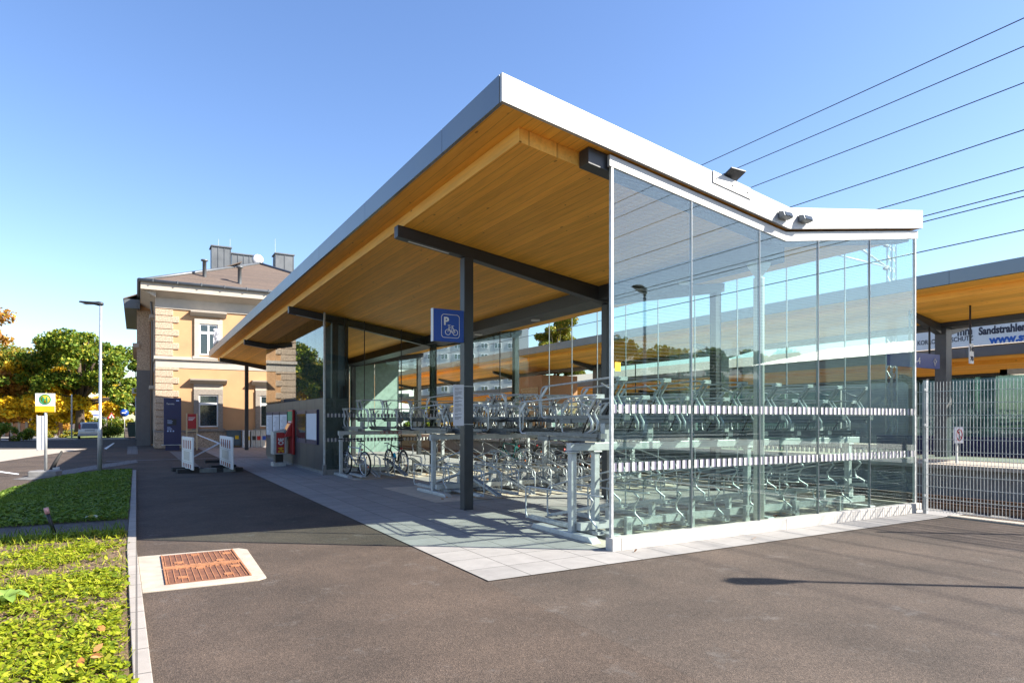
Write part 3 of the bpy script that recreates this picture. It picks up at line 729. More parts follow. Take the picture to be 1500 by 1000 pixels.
def tray_proto(kind, holder):
    """first use builds the meshes at the origin; later uses copy them"""
    if kind not in PROTO:
        hide = []
        if kind == 'upper':
            ms = upper_tray_meshes(); nm = ['upper_tray','hoop_rail','wheel_holder','gas_spring']; mt = [GALV_SHADE, GALV, GALV, BLACK]
        else:
            ms = lower_tray_meshes(kind == 'raised'); nm = ['lower_tray','hoop_rail','wheel_holder']; mt = [GALV, GALV, GALV]
        root = ms[0].build(nm[0], mt[0]); root.parent = holder
        for m_, n_, a_ in zip(ms[1:], nm[1:], mt[1:]): o = m_.build(n_, a_); o.parent = root
        PROTO[kind] = root; return root
    return copy_tree(PROTO[kind], holder)
def rack(y0, sides, label, xs, posts, yb):
    """rack row along X; sides: list of (+1/-1, x offset); yb: beam centre"""
    rt = thing('two_tier_bike_rack', label, 'bike rack', (xs[0], yb, 0), 'double deck bike racks in rows')
    for s, dx in sides:
        for i, x in enumerate(xs):
            hi = i % 2
            for kind, z in (('upper', 1.37+(.25 if hi else 0)), ('raised' if hi else 'flat', .012)):
                t = tray_proto(kind, rt); t.rotation_euler = (0,0,0 if s > 0 else math.pi)
                t.location = (x+dx-xs[0], -.35*s, z)
    bm = MB(); bm.box((xs[0]-.28,yb-.055,1.18),(xs[-1]+.22,yb+.055,1.29)); bm.build('top_beam', GALV_L, rt, bevel=.008)
    for s, dx in sides:
        fb = MB(); fb.box((xs[0]-.2,yb-.12*s-.05,.12),(xs[-1]+.2,yb-.12*s+.05,.22))
        fb.build('floor_beam', GALV_L, rt)
        for i, x in enumerate(xs):
            if i % 2:
                k = MB(); k.box((x+dx-.05,yb+.06*s-.045,1.291),(x+dx+.05,yb+.06*s+.045,1.555)); k.build('support_block', GALV_L, rt, bevel=.005)
            if i % 3 == 1:
                k = MB(); k.box((x+.12,yb-.22*s-.035,.012),(x+.22,yb-.22*s+.035,.26)); k.build('foot_block', GALV_L, rt, bevel=.005)
    for x in posts:
        k = MB(); k.box((x-.045,yb-.045,.07),(x+.045,yb+.045,1.16)); k.box((x-.07,yb-.07,1.155),(x+.07,yb+.07,1.178)); k.build('post', GALV_L, rt, bevel=.008)
        y_a, y_b = (yb-.55, yb+.95) if len(sides) == 1 and sides[0][0] > 0 else ((yb-.95, yb+.55) if len(sides) == 1 else (yb-.8, yb+.8))
        k = MB(); k.prism([(y_a,.012),(y_b,.012),(y_b-.06,.085),(y_a+.1,.085)], 'x', x-.075, x+.075); k.build('foot', GALV_L, rt, bevel=.01)
    return rt
XS = [5.35+.4*i for i in range(16)]
XC = [5.25+.4*i for i in range(16)]
rackA = rack(0, [(1,0)], 'front double deck bike rack row directly behind the glass end wall', XS, [5.13, 5.52, 8.6, 11.3], 7.25)
rackB = rack(0, [(1,0),(-1,.2)], 'middle double sided bike rack row between the two aisles', [5.75+.4*i for i in range(14)], [5.55, 8.4, 11.1], 13.0)
rackC = rack(0, [(-1,0)], 'rear double deck bike rack row against the waiting room glass', XC, [5.05, 8.2, 11.3], 18.5)
b = MB(); z0, z1 = 1.19, 1.28
for i in range(5):
    x = 6.2+i*.13
    b.box((x,18.437,z0),(x+.12,18.441,z0+.012)); b.box((x,18.437,z1-.012),(x+.12,18.441,z1)); b.box((x,18.437,z0),(x+.012,18.441,z1)); b.box((x+.108,18.437,z0),(x+.12,18.441,z1))
b.build('warning_label', RED, rackC)

# ================================================================== BICYCLES
SILVER = mat('silver_frame', (.5,.5,.52), .3, .6, var=.04); TEAL = mat('teal_frame', (.03,.25,.24), .35, .2, var=.04)
CHROME = mat('chrome', (.6,.6,.62), .2, .9, var=.04); SKYB = mat('light_blue_bottle', (.02,.45,.7), .4, var=.03); DRED = mat('dark_red_frame', (.25,.02,.025), .35, .2, var=.04)
def bicycle(label, x, y, yaw, frame_m_, z=.07, fenders=False, bottle=None, city=False, lift=0):
    """local: rear axle at origin-x, front axle towards +Y; built at origin then placed"""
    t = thing('bicycle', label, 'bicycle', (0,0,0), 'bicycles parked in the racks')
    r = .34; wb = 1.06
    for nm, yy in (('wheel', 0), ('wheel', wb)):
        w_ = MB(); w_.torus((0,yy,r), r-.022, .024, 'x', 32, 8); wo = w_.build('wheel', RUBBER, t)
        m_ = MB(); m_.torus((0,yy,r), r-.05, .012, 'x', 32, 6); m_.build('rim', CHROME, wo)
        s_ = MB()
        for k in range(20):
            a = k*2*math.pi/20; s_.tube([((-1)**k*.02,yy+.02*math.cos(a+.5),r+.02*math.sin(a+.5)),(0,yy+(r-.05)*math.cos(a),r+(r-.05)*math.sin(a))], .0018, 3)
        s_.tube([(-.05,yy,r),(.05,yy,r)], .018, 8); s_.build('spoke', CHROME, wo)
    f = MB(); bb = Vector((0,.44,.29)); seat = Vector((0,.27,.80)); head = Vector((0,.90,.78)); hd2 = Vector((0,.945,.64))
    f.tube([bb, seat], .016, 8); f.tube([bb, hd2], .02, 8); f.tube([seat+Vector((0,.01,-.05)) if not city else Vector((0,.36,.5)), head], .017, 8); f.tube([head+Vector((0,-.01,.03)), hd2], .019, 8)
    for s in (-1,1):
        f.tube([bb+Vector((.03*s,0,0)), (.055*s,0,r)], .01, 6); f.tube([seat+Vector((.012*s,0,-.06)), (.055*s,0,r)], .009, 6)
    f.build('frame', frame_m_, t)
    k = MB()
    for s in (-1,1): k.tube([hd2+Vector((.02*s,0,-.0)), (.05*s,.975,.5), (.055*s,wb,r)], .013, 6)
    k.build('fork', frame_m_ if not city else CHROME, t)
    h = MB(); h.tube([head+Vector((0,-.005,.03)), (0,.86,.92)], .014, 8); h.tube([(0,.86,.92),(0,.93,.97)], .014, 6)
    if city: h.tube([(-.28,.72,1.0),(-.24,.85,1.02),(0,.93,.98),(.24,.85,1.02),(.28,.72,1.0)], .012, 8)
    else: h.tube([(-.35,.88,1.0),(-.1,.93,.985),(.1,.93,.985),(.35,.88,1.0)], .012, 8)
    ho = h.build('handlebar', BLACK, t)
    g = MB()
    for s in (-1,1): g.tube([(s*.22,.87 if not city else .83,1.0),(s*.35 if not city else s*.28,.88 if not city else .72,1.0)], .018, 8)
    g.build('grip', RUBBER, ho)
    s_ = MB(); s_.tube([seat, (0,.245,.93)], .012, 8); s_.build('seat_post', CHROME, t)
    sd = MB(); pr = [(.01,.02),(.03,.05),(.075,.03),(.08,.0)]
    vs = []; sec = [(.11,.075),(.16,.085),(.24,.06),(.32,.03),(.40,.018)]
    for yy, wd in sec:
        for a in range(8): an = 2*math.pi*a/8; vs.append((wd*math.cos(an), yy, .955+.022*math.sin(an)))
    fs = [(i*8+a, i*8+(a+1)%8, (i+1)*8+(a+1)%8, (i+1)*8+a) for i in range(4) for a in range(8)]+[tuple(range(8))[::-1], tuple(range(32,40))]
    sd.add(vs, fs, True); sd.build('saddle', BLACK, t)
    c = MB(); c.torus((.05,.44,.29), .085, .008, 'x', 24, 5, .6); c.tube([(.07,.44,.29),(.08,.52,.14)], .011, 6); c.tube([(-.07,.44,.29),(-.08,.36,.44)], .011, 6); c.tube([(.05,.44,.375),(.05,0,.375)], .004, 4); c.tube([(.05,.44,.205),(.05,0,.3)], .004, 4)
    c.box((.08,.48,.12),(.17,.57,.15)); c.box((-.17,.32,.43),(-.08,.41,.46)); c.build('crank', BLACK, t)
    rf = MB(); rf.lathe((0,-.0,0), [(.001,0),(.001,.001)], 4); 
    rl = MB(); rl.cbox((0,.14,.72),(.05,.03,.045)); rl.build('rear_light', RED, t)
    ro = MB(); ro.cbox((0,-.10,.5+.02),(.02,.012,.06)); ro.cbox((.012,-.17,.27),(.012,.03,.05)); ro.build('reflector', ORANGE, t)
    if fenders:
        for yy, a0, a1 in ((0,20,200),(wb,-10,165)):
            m_ = MB()
            pts = [(0,yy+(r+.03)*math.cos(R(a)),r+(r+.03)*math.sin(R(a))) for a in range(a0,a1,12)]
            for i in range(len(pts)-1): m_.bar(pts[i], pts[i+1], .055, .006, (0,0,1))
            m_.build('mudguard', BLACK, t)
        q = MB(); 
        for s in (-1,1): q.tube([(.06*s,0,r),(.06*s,-.1,.70)], .006, 5); q.tube([(.06*s,-.22,.71),(.06*s,.22,.72)], .006, 5)
        for yy in (-.2,-.1,0,.1): q.tube([(-.06,yy,.712),(.06,yy,.712)], .005, 4)
        q.build('luggage_rack', BLACK, t)
    if bottle:
        q = MB(); q.tube([(0,.57,.42),(0,.66,.56)], .036, 10); q.build('bottle', bottle, t)
    t.location = (x,y,z); t.rotation_euler = (lift, 0, yaw); return t
PI = math.pi
def rowC(i): return XC[i]
bicycle('silver grey mountain bike by the post at the left end of the rear rack', rowC(0)+.12, 17.3, .2, SILVER, .07)
bicycle('black mountain bike with a light blue bottle on its frame', 6.55, 17.5, .05, BLACK, .07, bottle=SKYB)
bicycle('black city bike with mudguards showing its big wheel left of the front rack posts', 9.95, 14.42, PI+.75, BLACK, .07, fenders=True, city=True)
bicycle('dark bike with orange reflectors standing behind the first rack post', 10.35, 14.55, PI+.2, BLACK, .07, fenders=True)
bicycle('silver bicycle half hidden behind the second rack post', 10.95, 14.5, PI-.1, SILVER, .07, fenders=True, city=True)
bicycle('teal framed bicycle in the rear rack beside a black one', 10.45, 17.5, .15, TEAL, .07)
bicycle('black bicycle with a red rear light in the rear rack', 11.05, 17.4, .0, BLACK, .07, fenders=True, city=True)
bicycle('dark red bicycle seen through the front glass behind the middle rack', 11.25, 15.6, PI/2+.5, DRED, .012, fenders=True, city=True)

# ================================================================== SHELTER-SIDE MACHINES
ob = thing('newspaper_box', 'grey newspaper box with a red side lettered OE24 in front of the kiosk wall', 'newspaper box', (4.3,23.7,0))
b = MB(); b.box((4.08,23.45,0),(4.5,24.0,.14)); b.build('foot', GALV_L, ob, bevel=.01)
b = MB(); b.box((4.16,23.55,.14),(4.42,23.9,.42)); b.build('pedestal', BLACK, ob)
b = MB(); b.prism([(4.08,.42),(4.5,.42),(4.5,1.30),(4.08,1.20)], 'y', 23.45, 24.0); bo = b.build('cabinet', GALV_L, ob, bevel=.01)
b = MB(); b.box((4.17,23.438,.46),(4.44,23.446,1.17)); b.build('side_plate', RED, ob)
text('lettering', 'OE', .24, frame_m((4.40,23.434,.74), (0,0,1), (-1,0,0)), WHITE, ob, ext=.002, bold=.008, sx=.75)
text('lettering', '24', .24, frame_m((4.40,23.434,.48), (0,0,1), (-1,0,0)), YEL, ob, ext=.002, bold=.008, sx=.75)
tm = thing('ticket_machine', 'red ticket machine with a tilted screen set in the kiosk wall', 'ticket machine', (4.6,23.4,0))
b = MB(); b.box((4.62,23.02,.42),(4.70,23.85,1.95)); b.build('cabinet', RED, tm, bevel=.015)
b = MB(); b.prism([(4.615,1.05),(4.40,1.02),(4.42,1.12),(4.59,1.5),(4.615,1.5)], 'y', 23.1, 23.75); b.build('console', RED, tm, bevel=.01)
b = MB(); b.bar((4.41,23.42,1.14),(4.575,23.42,1.47), .5, .012, (1,0,0)); b.build('screen', PANE, tm)
b = MB(); b.box((4.61,23.06,1.58),(4.618,23.8,1.9)); b.build('screen', GRN, tm)
b = MB(); b.box((4.61,23.2,1.52),(4.6185,23.7,1.56)); b.build('front_plate', WHITE, tm)

# ================================================================== MESH FENCE (X = 11.66)
XF = 11.66
fn = thing('mesh_fence', 'galvanised wire mesh fence running from the glass corner to the right', 'fence', (XF,6,0))
fy_ = [6.10, 3.58, 1.06, -1.46, -3.98]
def wires(y0, y1):
    b = MB(); n = int(round((y1-y0)/.05))
    for i in range(n+1): y = y0+i*(y1-y0)/n; b.tube([(XF-.02,y,.06),(XF-.02,y,2.24)], .0045, 4, False, False)
    z = .08
    while z < 2.22:
        for dx in (-.028,-.012): b.tube([(XF+dx,y0,z),(XF+dx,y1,z)], .005, 4, False, False)
        z += .2
    return b
for i, y in enumerate(fy_):
    b = MB(); b.box((XF,y-.03,0),(XF+.06,y+.03,2.28)); po = b.build('post', GALV, fn, bevel=.004)
    b = MB(); b.box((XF-.003,y-.034,2.28),(XF+.063,y+.034,2.30)); b.build('post_cap', BLACK, po)
    b = MB()
    for z in (.3,.9,1.5,2.1): b.box((XF-.034,y-.02,z),(XF,y+.02,z+.04))
    b.build('clamp', GALV_L, po)
    if i: wires(y+.01, fy_[i-1]-.01).build('mesh_panel', GALV, fn)
wires(6.12, 6.22).build('mesh_panel', GALV, fn)
b = MB(); b.box((11.55,-12,-.05),(11.78,5.69,.03)); tag(b.build('edging', CONC, bevel=.005), kind='structure'); 
# ================================================================== LAMPS
def street_lamp(x, y, h, ang, label, lean=0):
    t = thing('street_lamp', label, 'street lamp', (0,0,0))
    b = MB(); b.lathe((0,0,0), [(.062,0),(.062,1.25),(.06,1.3),(.042,1.34),(.036,h)], 14); b.build('pole', POLE, t)
    b = MB()
    sec = [(-.06,.05,.05),(.06,.065,.07),(.22,.14,.045),(.56,.15,.03),(.63,.06,.02)]
    vs = []
    for x_, wd, ht in sec:
        for a in range(8): an = 2*math.pi*a/8; vs.append((x_, wd*math.cos(an), h+.02+.09*x_+ht*math.sin(an)))
    fs = [(i*8+a, i*8+(a+1)%8, (i+1)*8+(a+1)%8, (i+1)*8+a) for i in range(4) for a in range(8)]+[tuple(range(8))[::-1], tuple(range(32,40))]
    b.add(vs, fs, True); b.build('lamp_head', STEEL, t)
    b = MB(); b.box((.25,-.08,h+.005),(.5,.08,h+.012)); b.build('lamp_lens', WHITE, t)
    t.location = (x,y,0); t.rotation_euler = (0, lean, ang); return t
g = G(146,693)
street_lamp(g.x, g.y, 5.08, R(150), 'slim grey street lamp at the far corner of the lawn', 0).rotation_euler.x = R(.6)
street_lamp(10.82, .34, 4.72, R(150), 'grey street lamp outside the view whose shadow lies across the asphalt')

# ================================================================== RIGHT: TRACK, PLATFORM, CANOPIES
ZP = .44
b = MB(); b.box((18.35,-60,-.6),(32,160,ZP-.1)); tag(b.build('platform', CONC2), kind='structure')
b = MB(); b.box((18.2,-60,ZP-.1),(32,160,ZP)); tag(b.build('platform_surface', CONC), kind='structure')
def track(x):
    t = thing('railway_track', 'rusty railway track %s' % ('beside the platform below the fence' if x < 20 else 'beyond the island platform'), 'railway track', (x,0,-.55))
    for s in (-.7175,.7175):
        b = MB(); b.prism([(x+s-.06,-.42),(x+s+.06,-.42),(x+s+.012,-.39),(x+s+.012,-.31),(x+s+.035,-.27),(x+s-.035,-.27),(x+s-.012,-.31),(x+s-.012,-.39)], 'y', -60, 160); b.build('rail', RAIL, t)
    b = MB(); y = -60
    while y < 160: b.box((x-1.2,y,-.54),(x+1.2,y+.26,-.425)); y += .65
    b.build('sleepers', CONC2, t)
track(16.55); track(34)
CANC = mat('canopy_column_grey', (.10,.10,.106), .45, .1, var=.08)
def canopy(xe, xv, xw, z0, y0, y1, label, cols, slope=.143, zp=ZP):
    t = thing('platform_canopy', label, 'canopy', (xv,y0,zp))
    z = lambda x: z0-slope*(x-xe) if x <= xv else z0-slope*(xv-xe)+slope*(x-xv)
    b = MB(); b.prism([(xe,z(xe)),(xv,z(xv)),(xw,z(xw)),(xw,z(xw)+.36),(xv,z(xv)+.36),(xe,z(xe)+.36)], 'y', y0, y1); b.build('roof', ALU_D, t)
    y = y0
    while y < y1-.1:
        ye = min(y+3.3, y1); b = MB(); b.box((xe-.02,y+.004,z(xe)-.003),(xe-.003,ye-.004,z(xe)+.364)); b.build('fascia_panel', ALU_D, t); y = ye
    b = MB(); b.prism([(xe+.04,z(xe+.04)-.03),(xe+.6,z(xe+.6)-.03),(xe+.6,z(xe+.6)-.2),(xv,z(xv)-.2),(xw-.6,z(xw-.6)-.2),(xw-.6,z(xw-.6)-.03),(xw-.04,z(xw-.04)-.03),(xw-.04,z(xw-.04)-.004),(xv,z(xv)-.004),(xe+.04,z(xe+.04)-.004)], 'y', y0+.05, y1-.05)
    b.build('ceiling', WOOD, t)
    b = MB(); b.box((xv-.3,y0+.5,z(xv)-.33),(xv+.3,y1-.5,z(xv)-.17)); b.build('valley_beam', STEEL, t)
    for y in cols:
        b = MB(); b.box((xv-.17,y-.17,zp),(xv+.17,y+.17,z(xv)-.33)); b.build('column', ALU_D if False else CANC, t, bevel=.01)
        b = MB(); b.prism([(xe+1.5,z(xe+1.5)-.21),(xv-.31,z(xv)-.2),(xv-.31,z(xv)-.5),(xe+1.5,z(xe+1.5)-.36)], 'y', y-.1, y+.1); b.prism([(xw-1.5,z(xw-1.5)-.21),(xv+.31,z(xv)-.2),(xv+.31,z(xv)-.5),(xw-1.5,z(xw-1.5)-.36)], 'y', y-.1, y+.1); b.build('beam', STEEL, t)
    return t
canopy(19.0, 22.2, 25.6, 5.27, 6.0, 96, 'long timber lined platform canopy with grey fascia beyond the track', [11.05, 20, 29, 38, 47, 56, 65, 74])
canopy(29.0, 31.6, 34.2, 4.12, 7.0, 80, 'farther low platform canopy behind the first one', [9, 17, 26, 35, 44, 53])
# hanging signs
s_ = thing('speed_sign', 'white hanging board with the figures 140 and 70', 'sign', (20.5,9.46,3.2))
b = MB(); b.box((20.39,9.45,3.2),(20.61,9.48,3.76)); b.build('board', WHITE, s_)
b = MB(); b.tube([(20.52,9.5,3.2),(20.52,9.5,4.88)], .025, 8); b.build('hanger', STEEL, s_)
text('lettering', '140', .17, frame_m((20.5,9.446,3.55), (1,0,0), (0,0,1)), INK, s_, align='CENTER', bold=.009)
text('lettering', '70', .17, frame_m((20.5,9.446,3.28), (1,0,0), (0,0,1)), INK, s_, align='CENTER', bold=.009)
SBLUE = mat('platform_sign_blue', (.018,.035,.22), .4, var=.04)
s_ = thing('platform_sign', 'blue hanging platform sign reading 3-4 under the canopy', 'sign', (20.5,11,3.4))
b = MB(); b.box((19.1,10.95,3.2),(21.8,11.05,3.64)); b.build('board', SBLUE, s_)
text('lettering', '3-4', .3, frame_m((20.3,10.945,3.31), (1,0,0), (0,0,1)), WHITE, s_)
b = MB(); b.tube([(21.5,10.94,3.5),(21.58,10.94,3.42),(21.5,10.94,3.34),(21.42,10.94,3.42),(21.5,10.94,3.5)], .012, 5); b.tube([(21.5,10.94,3.34),(21.5,10.94,3.28)], .012, 5); b.build('arrow', WHITE, s_)
b = MB(); b.tube([(20.2,11,3.64),(20.2,11,4.9)], .03, 8); b.tube([(21.3,11,3.64),(21.3,11,4.75)], .03, 8); b.build('hanger', STEEL, s_)
s_ = thing('platform_sign', 'blue hanging platform sign seen over the racks at the far end', 'sign', (21,26,3))
b = MB(); b.box((19.9,25.95,2.2),(22.6,26.05,2.62)); b.build('board', BLUE, s_)
text('lettering', '3-4 8', .3, frame_m((20.3,25.945,2.3), (1,0,0), (0,0,1)), WHITE, s_)
b = MB(); b.tube([(20.2,26,2.62),(20.2,26,4.9)], .03, 8); b.tube([(22.4,26,2.62),(22.4,26,4.75)], .03, 8); b.build('hanger', STEEL, s_)
s_ = thing('no_entry_sign', 'white board with a red ring and walking figure at the platform end', 'sign', (19.2,9.15,ZP))
b = MB(); b.box((19.19,9.2,ZP),(19.24,9.25,1.42)); b.build('post', GALV, s_)
b = MB(); b.box((19.0,9.16,.98),(19.42,9.19,1.42)); b.build('board', PAPER, s_)
b = MB(); b.torus((19.21,9.155,1.2), .145, .02, 'y', 28, 5, .4); b.bar((19.11,9.152,1.3),(19.31,9.152,1.1), .006, .03, (0,1,0)); b.build('ring', RED, s_)
b = MB(); b.tube([(19.21,9.156,1.13),(19.21,9.156,1.23)], .018, 6); b.lathe((19.21,9.156,1.25), [(.0,0),(.02,.01),(.02,.03),(.0,.04)], 8); b.tube([(19.2,9.156,1.13),(19.17,9.156,1.08)], .01, 5); b.tube([(19.22,9.156,1.13),(19.25,9.156,1.08)], .01, 5); b.build('figure', INK, s_)
# stair enclosure, windbreak
se = thing('stair_enclosure', 'glass stair enclosure with a white roof edge on the island platform', 'stair enclosure', (25,8,ZP))
TEALG = glass_mat('teal_glass', (.66,.8,.77), .08, .6, (.9,1,1))
for y0, y1 in ((3,5.4),(5.42,7.8),(7.82,10.2),(10.22,12.6)):
    b = MB(); b.box((23.6,y0,ZP+.5),(23.63,y1,3.0)); b.build('glass_pane', TEALG, se)
    b = MB(); b.box((27.0,y0,ZP+.5),(27.03,y1,3.0)); b.build('glass_pane', TEALG, se)
b = MB(); b.box((23.55,2.0,ZP),(23.68,14,ZP+.62)); b.build('parapet', NAVY, se)
b = MB(); b.bar((23.5,2.9,3.1),(23.5,10,3.1),.2,.16); b.bar((23.4,9.9,3.1),(27.1,9.9,3.1),.2,.16); b.build('roof_edge', CONC, se)
b = MB(); b.box((25.6,8.0,ZP+.1),(27.2,9.7,3.0)); b.build('end_panel', mat('pale_teal_panel', (.45,.6,.57), .4, var=.05), se)
b = MB()
for zz in (1.3, 1.6): b.tube([(23.45,1.5,zz-.9),(23.45,7.5,zz+.1)], .025, 6)
b.build('handrail', STEEL, se)
wb_ = thing('glass_windbreak', 'teal glass windbreak with marking dots along the platform middle', 'windbreak', (24,30,ZP))
y = 15
for i in range(9):
    b = MB(); b.box((22.9,y,ZP+.15),(22.93,y+2.38,2.7)); p = b.build('glass_pane', GLASS_P, wb_)
    band(p, y, y+2.38, 1.3, 'y', 22.9, 1); band(p, y, y+2.38, 1.95, 'y', 22.9, 1)
    b = MB(); b.box((22.88,y-.03,ZP),(22.95,y-.001,2.72)); b.build('post', GALV, wb_); y += 2.42 if i != 3 else 6
ls = thing('lift_shaft', 'orange brown lift shaft under the platform canopy', 'lift', (22.3,34,ZP))
TERRA = mat('terracotta_panel', (.42,.2,.09), .6, var=.08)
b = MB(); b.box((21.0,32.8,ZP),(23.6,35.6,4.3)); b.build('shaft', TERRA, ls)
b = MB(); b.box((21.5,32.78,ZP),(22.6,32.799,2.6)); b.build('door', GALV, ls)
b = MB(); b.box((20.98,33.2,.9),(20.999,35.2,3.6)); b.build('window', PANE, ls)
# advertising banner on a far hall
hb = thing('industrial_hall', 'long grey industrial hall with a white advertising banner beyond the tracks', 'hall', (40,14,0))
b = MB(); b.box((40,-20,-.5),(58,70,5.6)); b.build('wall', mat('hall_wall', (.42,.4,.36), .7, var=.1, scale=2), hb)
b = MB(); b.prism([(39.4,5.6),(58.5,5.6),(49,7.4)], 'y', -20.5, 70.5); b.build('roof', mat('corrugated_sheet', (.45,.38,.3), .6, .2, var=.15), hb)
bn = thing('advertising_banner', 'white banner lettered Sandstrahlen and www.stieg in blue on the hall front', 'banner', (39.3,18,6))
def onb(pxx, pyy, X=39.2):
    u = (pxx-750)/953; Y = X*(.866-.5*u)/(.5+.866*u); d = .5*X+.866*Y; return Y, EYE+(615-pyy)/953*d
y_l, _ = onb(1296,480); y_r, _ = onb(1640,480)
b = MB(); b.box((39.25,y_r,5.62),(39.35,y_l,7.55)); b.build('board', WHITE, bn)
LB = mat('lettering_blue', (.01,.1,.42), .5, var=.03)
ya1, za1 = onb(1433,487); yb1, _ = onb(1500,475)
to = text('lettering', 'Sandstrahlen · Lackieren', .56, frame_m((39.24,ya1,za1-.12), (0,-1,0), (0,0,1)), INK, bn, ext=.004, bold=.024, sx=.76)
ya2, za2 = onb(1449,500)
text('lettering', 'www.stieg', .56, frame_m((39.24,ya2,za2-.1), (0,-1,0), (0,0,1)), LB, bn, ext=.004, bold=.026, sx=.98)
ya3, za3 = onb(1334,499)
text('lettering', 'KORROSIONSSCHUTZ', .36, frame_m((39.24,onb(1425,495)[0],onb(1425,495)[1]-.1), (0,-1,0), (0,0,1)), INK, bn, ext=.004, bold=.006, sx=.8, align='RIGHT')
ya4, _ = onb(1396,490)
text('lettering', 'mm', .62, frame_m((39.24,onb(1424,490)[0],onb(1424,486)[1]-.12), (0,-1,0), (0,0,1)), INK, bn, ext=.004, bold=.02, sx=.8, align='RIGHT')

# catenary
def wire(x, z, label, r=.012, sag=.0):
    b = MB(); pts = []
    for i in range(0, 41):
        y = -50+i*5; s = ((y % 50)/50-.5)**2*4-1
        pts.append((x, y, z+sag*s))
    b.tube(pts, r, 5); o = b.build('overhead_wire', STEEL); tag(o, label, 'wire', 'overhead railway wires'); return o
for x, m_, lb, sg_ in ((16.9,.4548,'topmost overhead cable in the sky at the right edge',.1),(17.2,.423,'second overhead cable from the top at the right edge',.1),(17.2,.382,'third overhead cable from the top at the right edge',.1),(16.6,.329,'fourth overhead cable from the top at the right edge',.1),(16.6,.286,'fifth overhead cable, just above the pair of close ones',.06),
                    (16.55,.259,'upper one of two close overhead wires above the canopy',.02),(16.75,.252,'lower one of two close overhead wires above the canopy',.02),(16.55,.214,'lowest overhead contact wire crossing the canopy edge',0)):
    wire(x, 1.6+1.1547*m_*x, lb, .013, sg_)
def mast(x, y, label, arm=True):
    t = thing('catenary_mast', label, 'mast', (x,y,-.5), 'railway catenary masts')
    b = MB()
    for sx_ in (-.2,.2):
        for sy in (-.14,.14): b.bar((x+sx_,y+sy,-.5),(x+sx_*.7,y+sy*.7,9.6), .05, .05)
    z = -.3
    while z < 9.2:
        f_ = 1-.3*(z/9.6); k = .2*f_; q = .14*f_
        for sy in (-1,1): b.bar((x-k,y+sy*q,z),(x+k,y+sy*q,z+.45), .025, .025)
        for sx_ in (-1,1): b.bar((x+sx_*k,y-q,z),(x+sx_*k,y+q,z+.45), .025, .025)
        z += .45
    b.build('lattice_mast', GALV, t)
    if arm:
        b = MB(); d = -1 if x > 17 else 1
        e = x+d*(1.7 if x < 20 else 4.2); zb = 5.9 if x < 20 else 8.0
        b.tube([(x,y,zb+1),(e,y,zb+1.2)], .045, 8); b.tube([(x,y,zb),(e-d*.4,y,zb+1.1)], .045, 8); b.tube([(x,y,zb+.1),(e+d*.3,y,zb+.2)], .03, 8); b.build('cantilever', GALV, t)
        b = MB()
        for zz in (zb+1,zb+.02): b.lathe((x+d*.45*1,y,zz), [(.05,-.12),(.07,-.08),(.05,-.04),(.07,0),(.05,.04),(.07,.08),(.05,.12)], 10, 'x')
        b.build('insulator', mat('brown_insulator', (.12,.05,.03), .3), t)
    return t
mast(28.0, 16.0, 'lattice catenary mast rising behind the right end of the glass wall')
mast(18.1, 60, 'farthest lattice catenary mast seen over the rear racks')

# ================================================================== STATION HOUSE (Y = 41.5 face)
sb = thing('station_house', 'old peach rendered station house with stone quoins and brown hipped roof', 'station building', (1,41.5,0))
BX0, BX1, BY0, BY1, ZE = .95, 13.9, 41.5, 62.0, 9.0
b = MB(); b.box((BX0,BY0,0),(BX1,BY1,ZE)); b.build('wall', PEACH, sb)
b = MB(); b.box((BX0-.06,BY0-.08,0),(BX1+.06,BY1,.9)); b.build('plinth', STONE, sb)
b = MB(); b.box((BX0-.1,BY0-.13,.9),(BX1+.1,BY1,1.02)); b.build('plinth_course', STONE_W, sb)
b = MB(); b.box((BX0-.1,BY0-.14,5.02),(BX1+.1,BY1,5.2)); b.build('string_course', CREAM, sb)
b = MB(); b.box((BX0-.02,BY0-.03,4.56),(BX1+.02,BY1,5.02)); b.build('frieze', CREAM, sb)
b = MB(); b.box((BX0-.02,BY0-.03,7.95),(BX1+.02,BY1,8.45)); b.build('frieze', CREAM, sb)
b = MB(); b.box((BX0-.05,BY0-.07,7.88),(BX1+.05,BY1,7.95)); b.build('frieze_mould', CREAM, sb)
b = MB(); b.box((BX0-.75,BY0-.75,8.75),(BX1+.75,BY1+.5,9.15)); b.build('eaves_board', CREAM, sb)
b = MB(); b.prism([(BX0-.72,8.75),(BX0-.02,8.42),(BX0-.02,8.75)], 'y', BY0-.5, BY1); b.build('eaves_soffit', CREAM, sb)
b = MB(); b.prism([(BY0-.6,8.749),(BY0-.03,8.45),(BY0-.03,8.749)], 'x', BX0-.3, BX1); b.build('eaves_soffit', CREAM, sb)
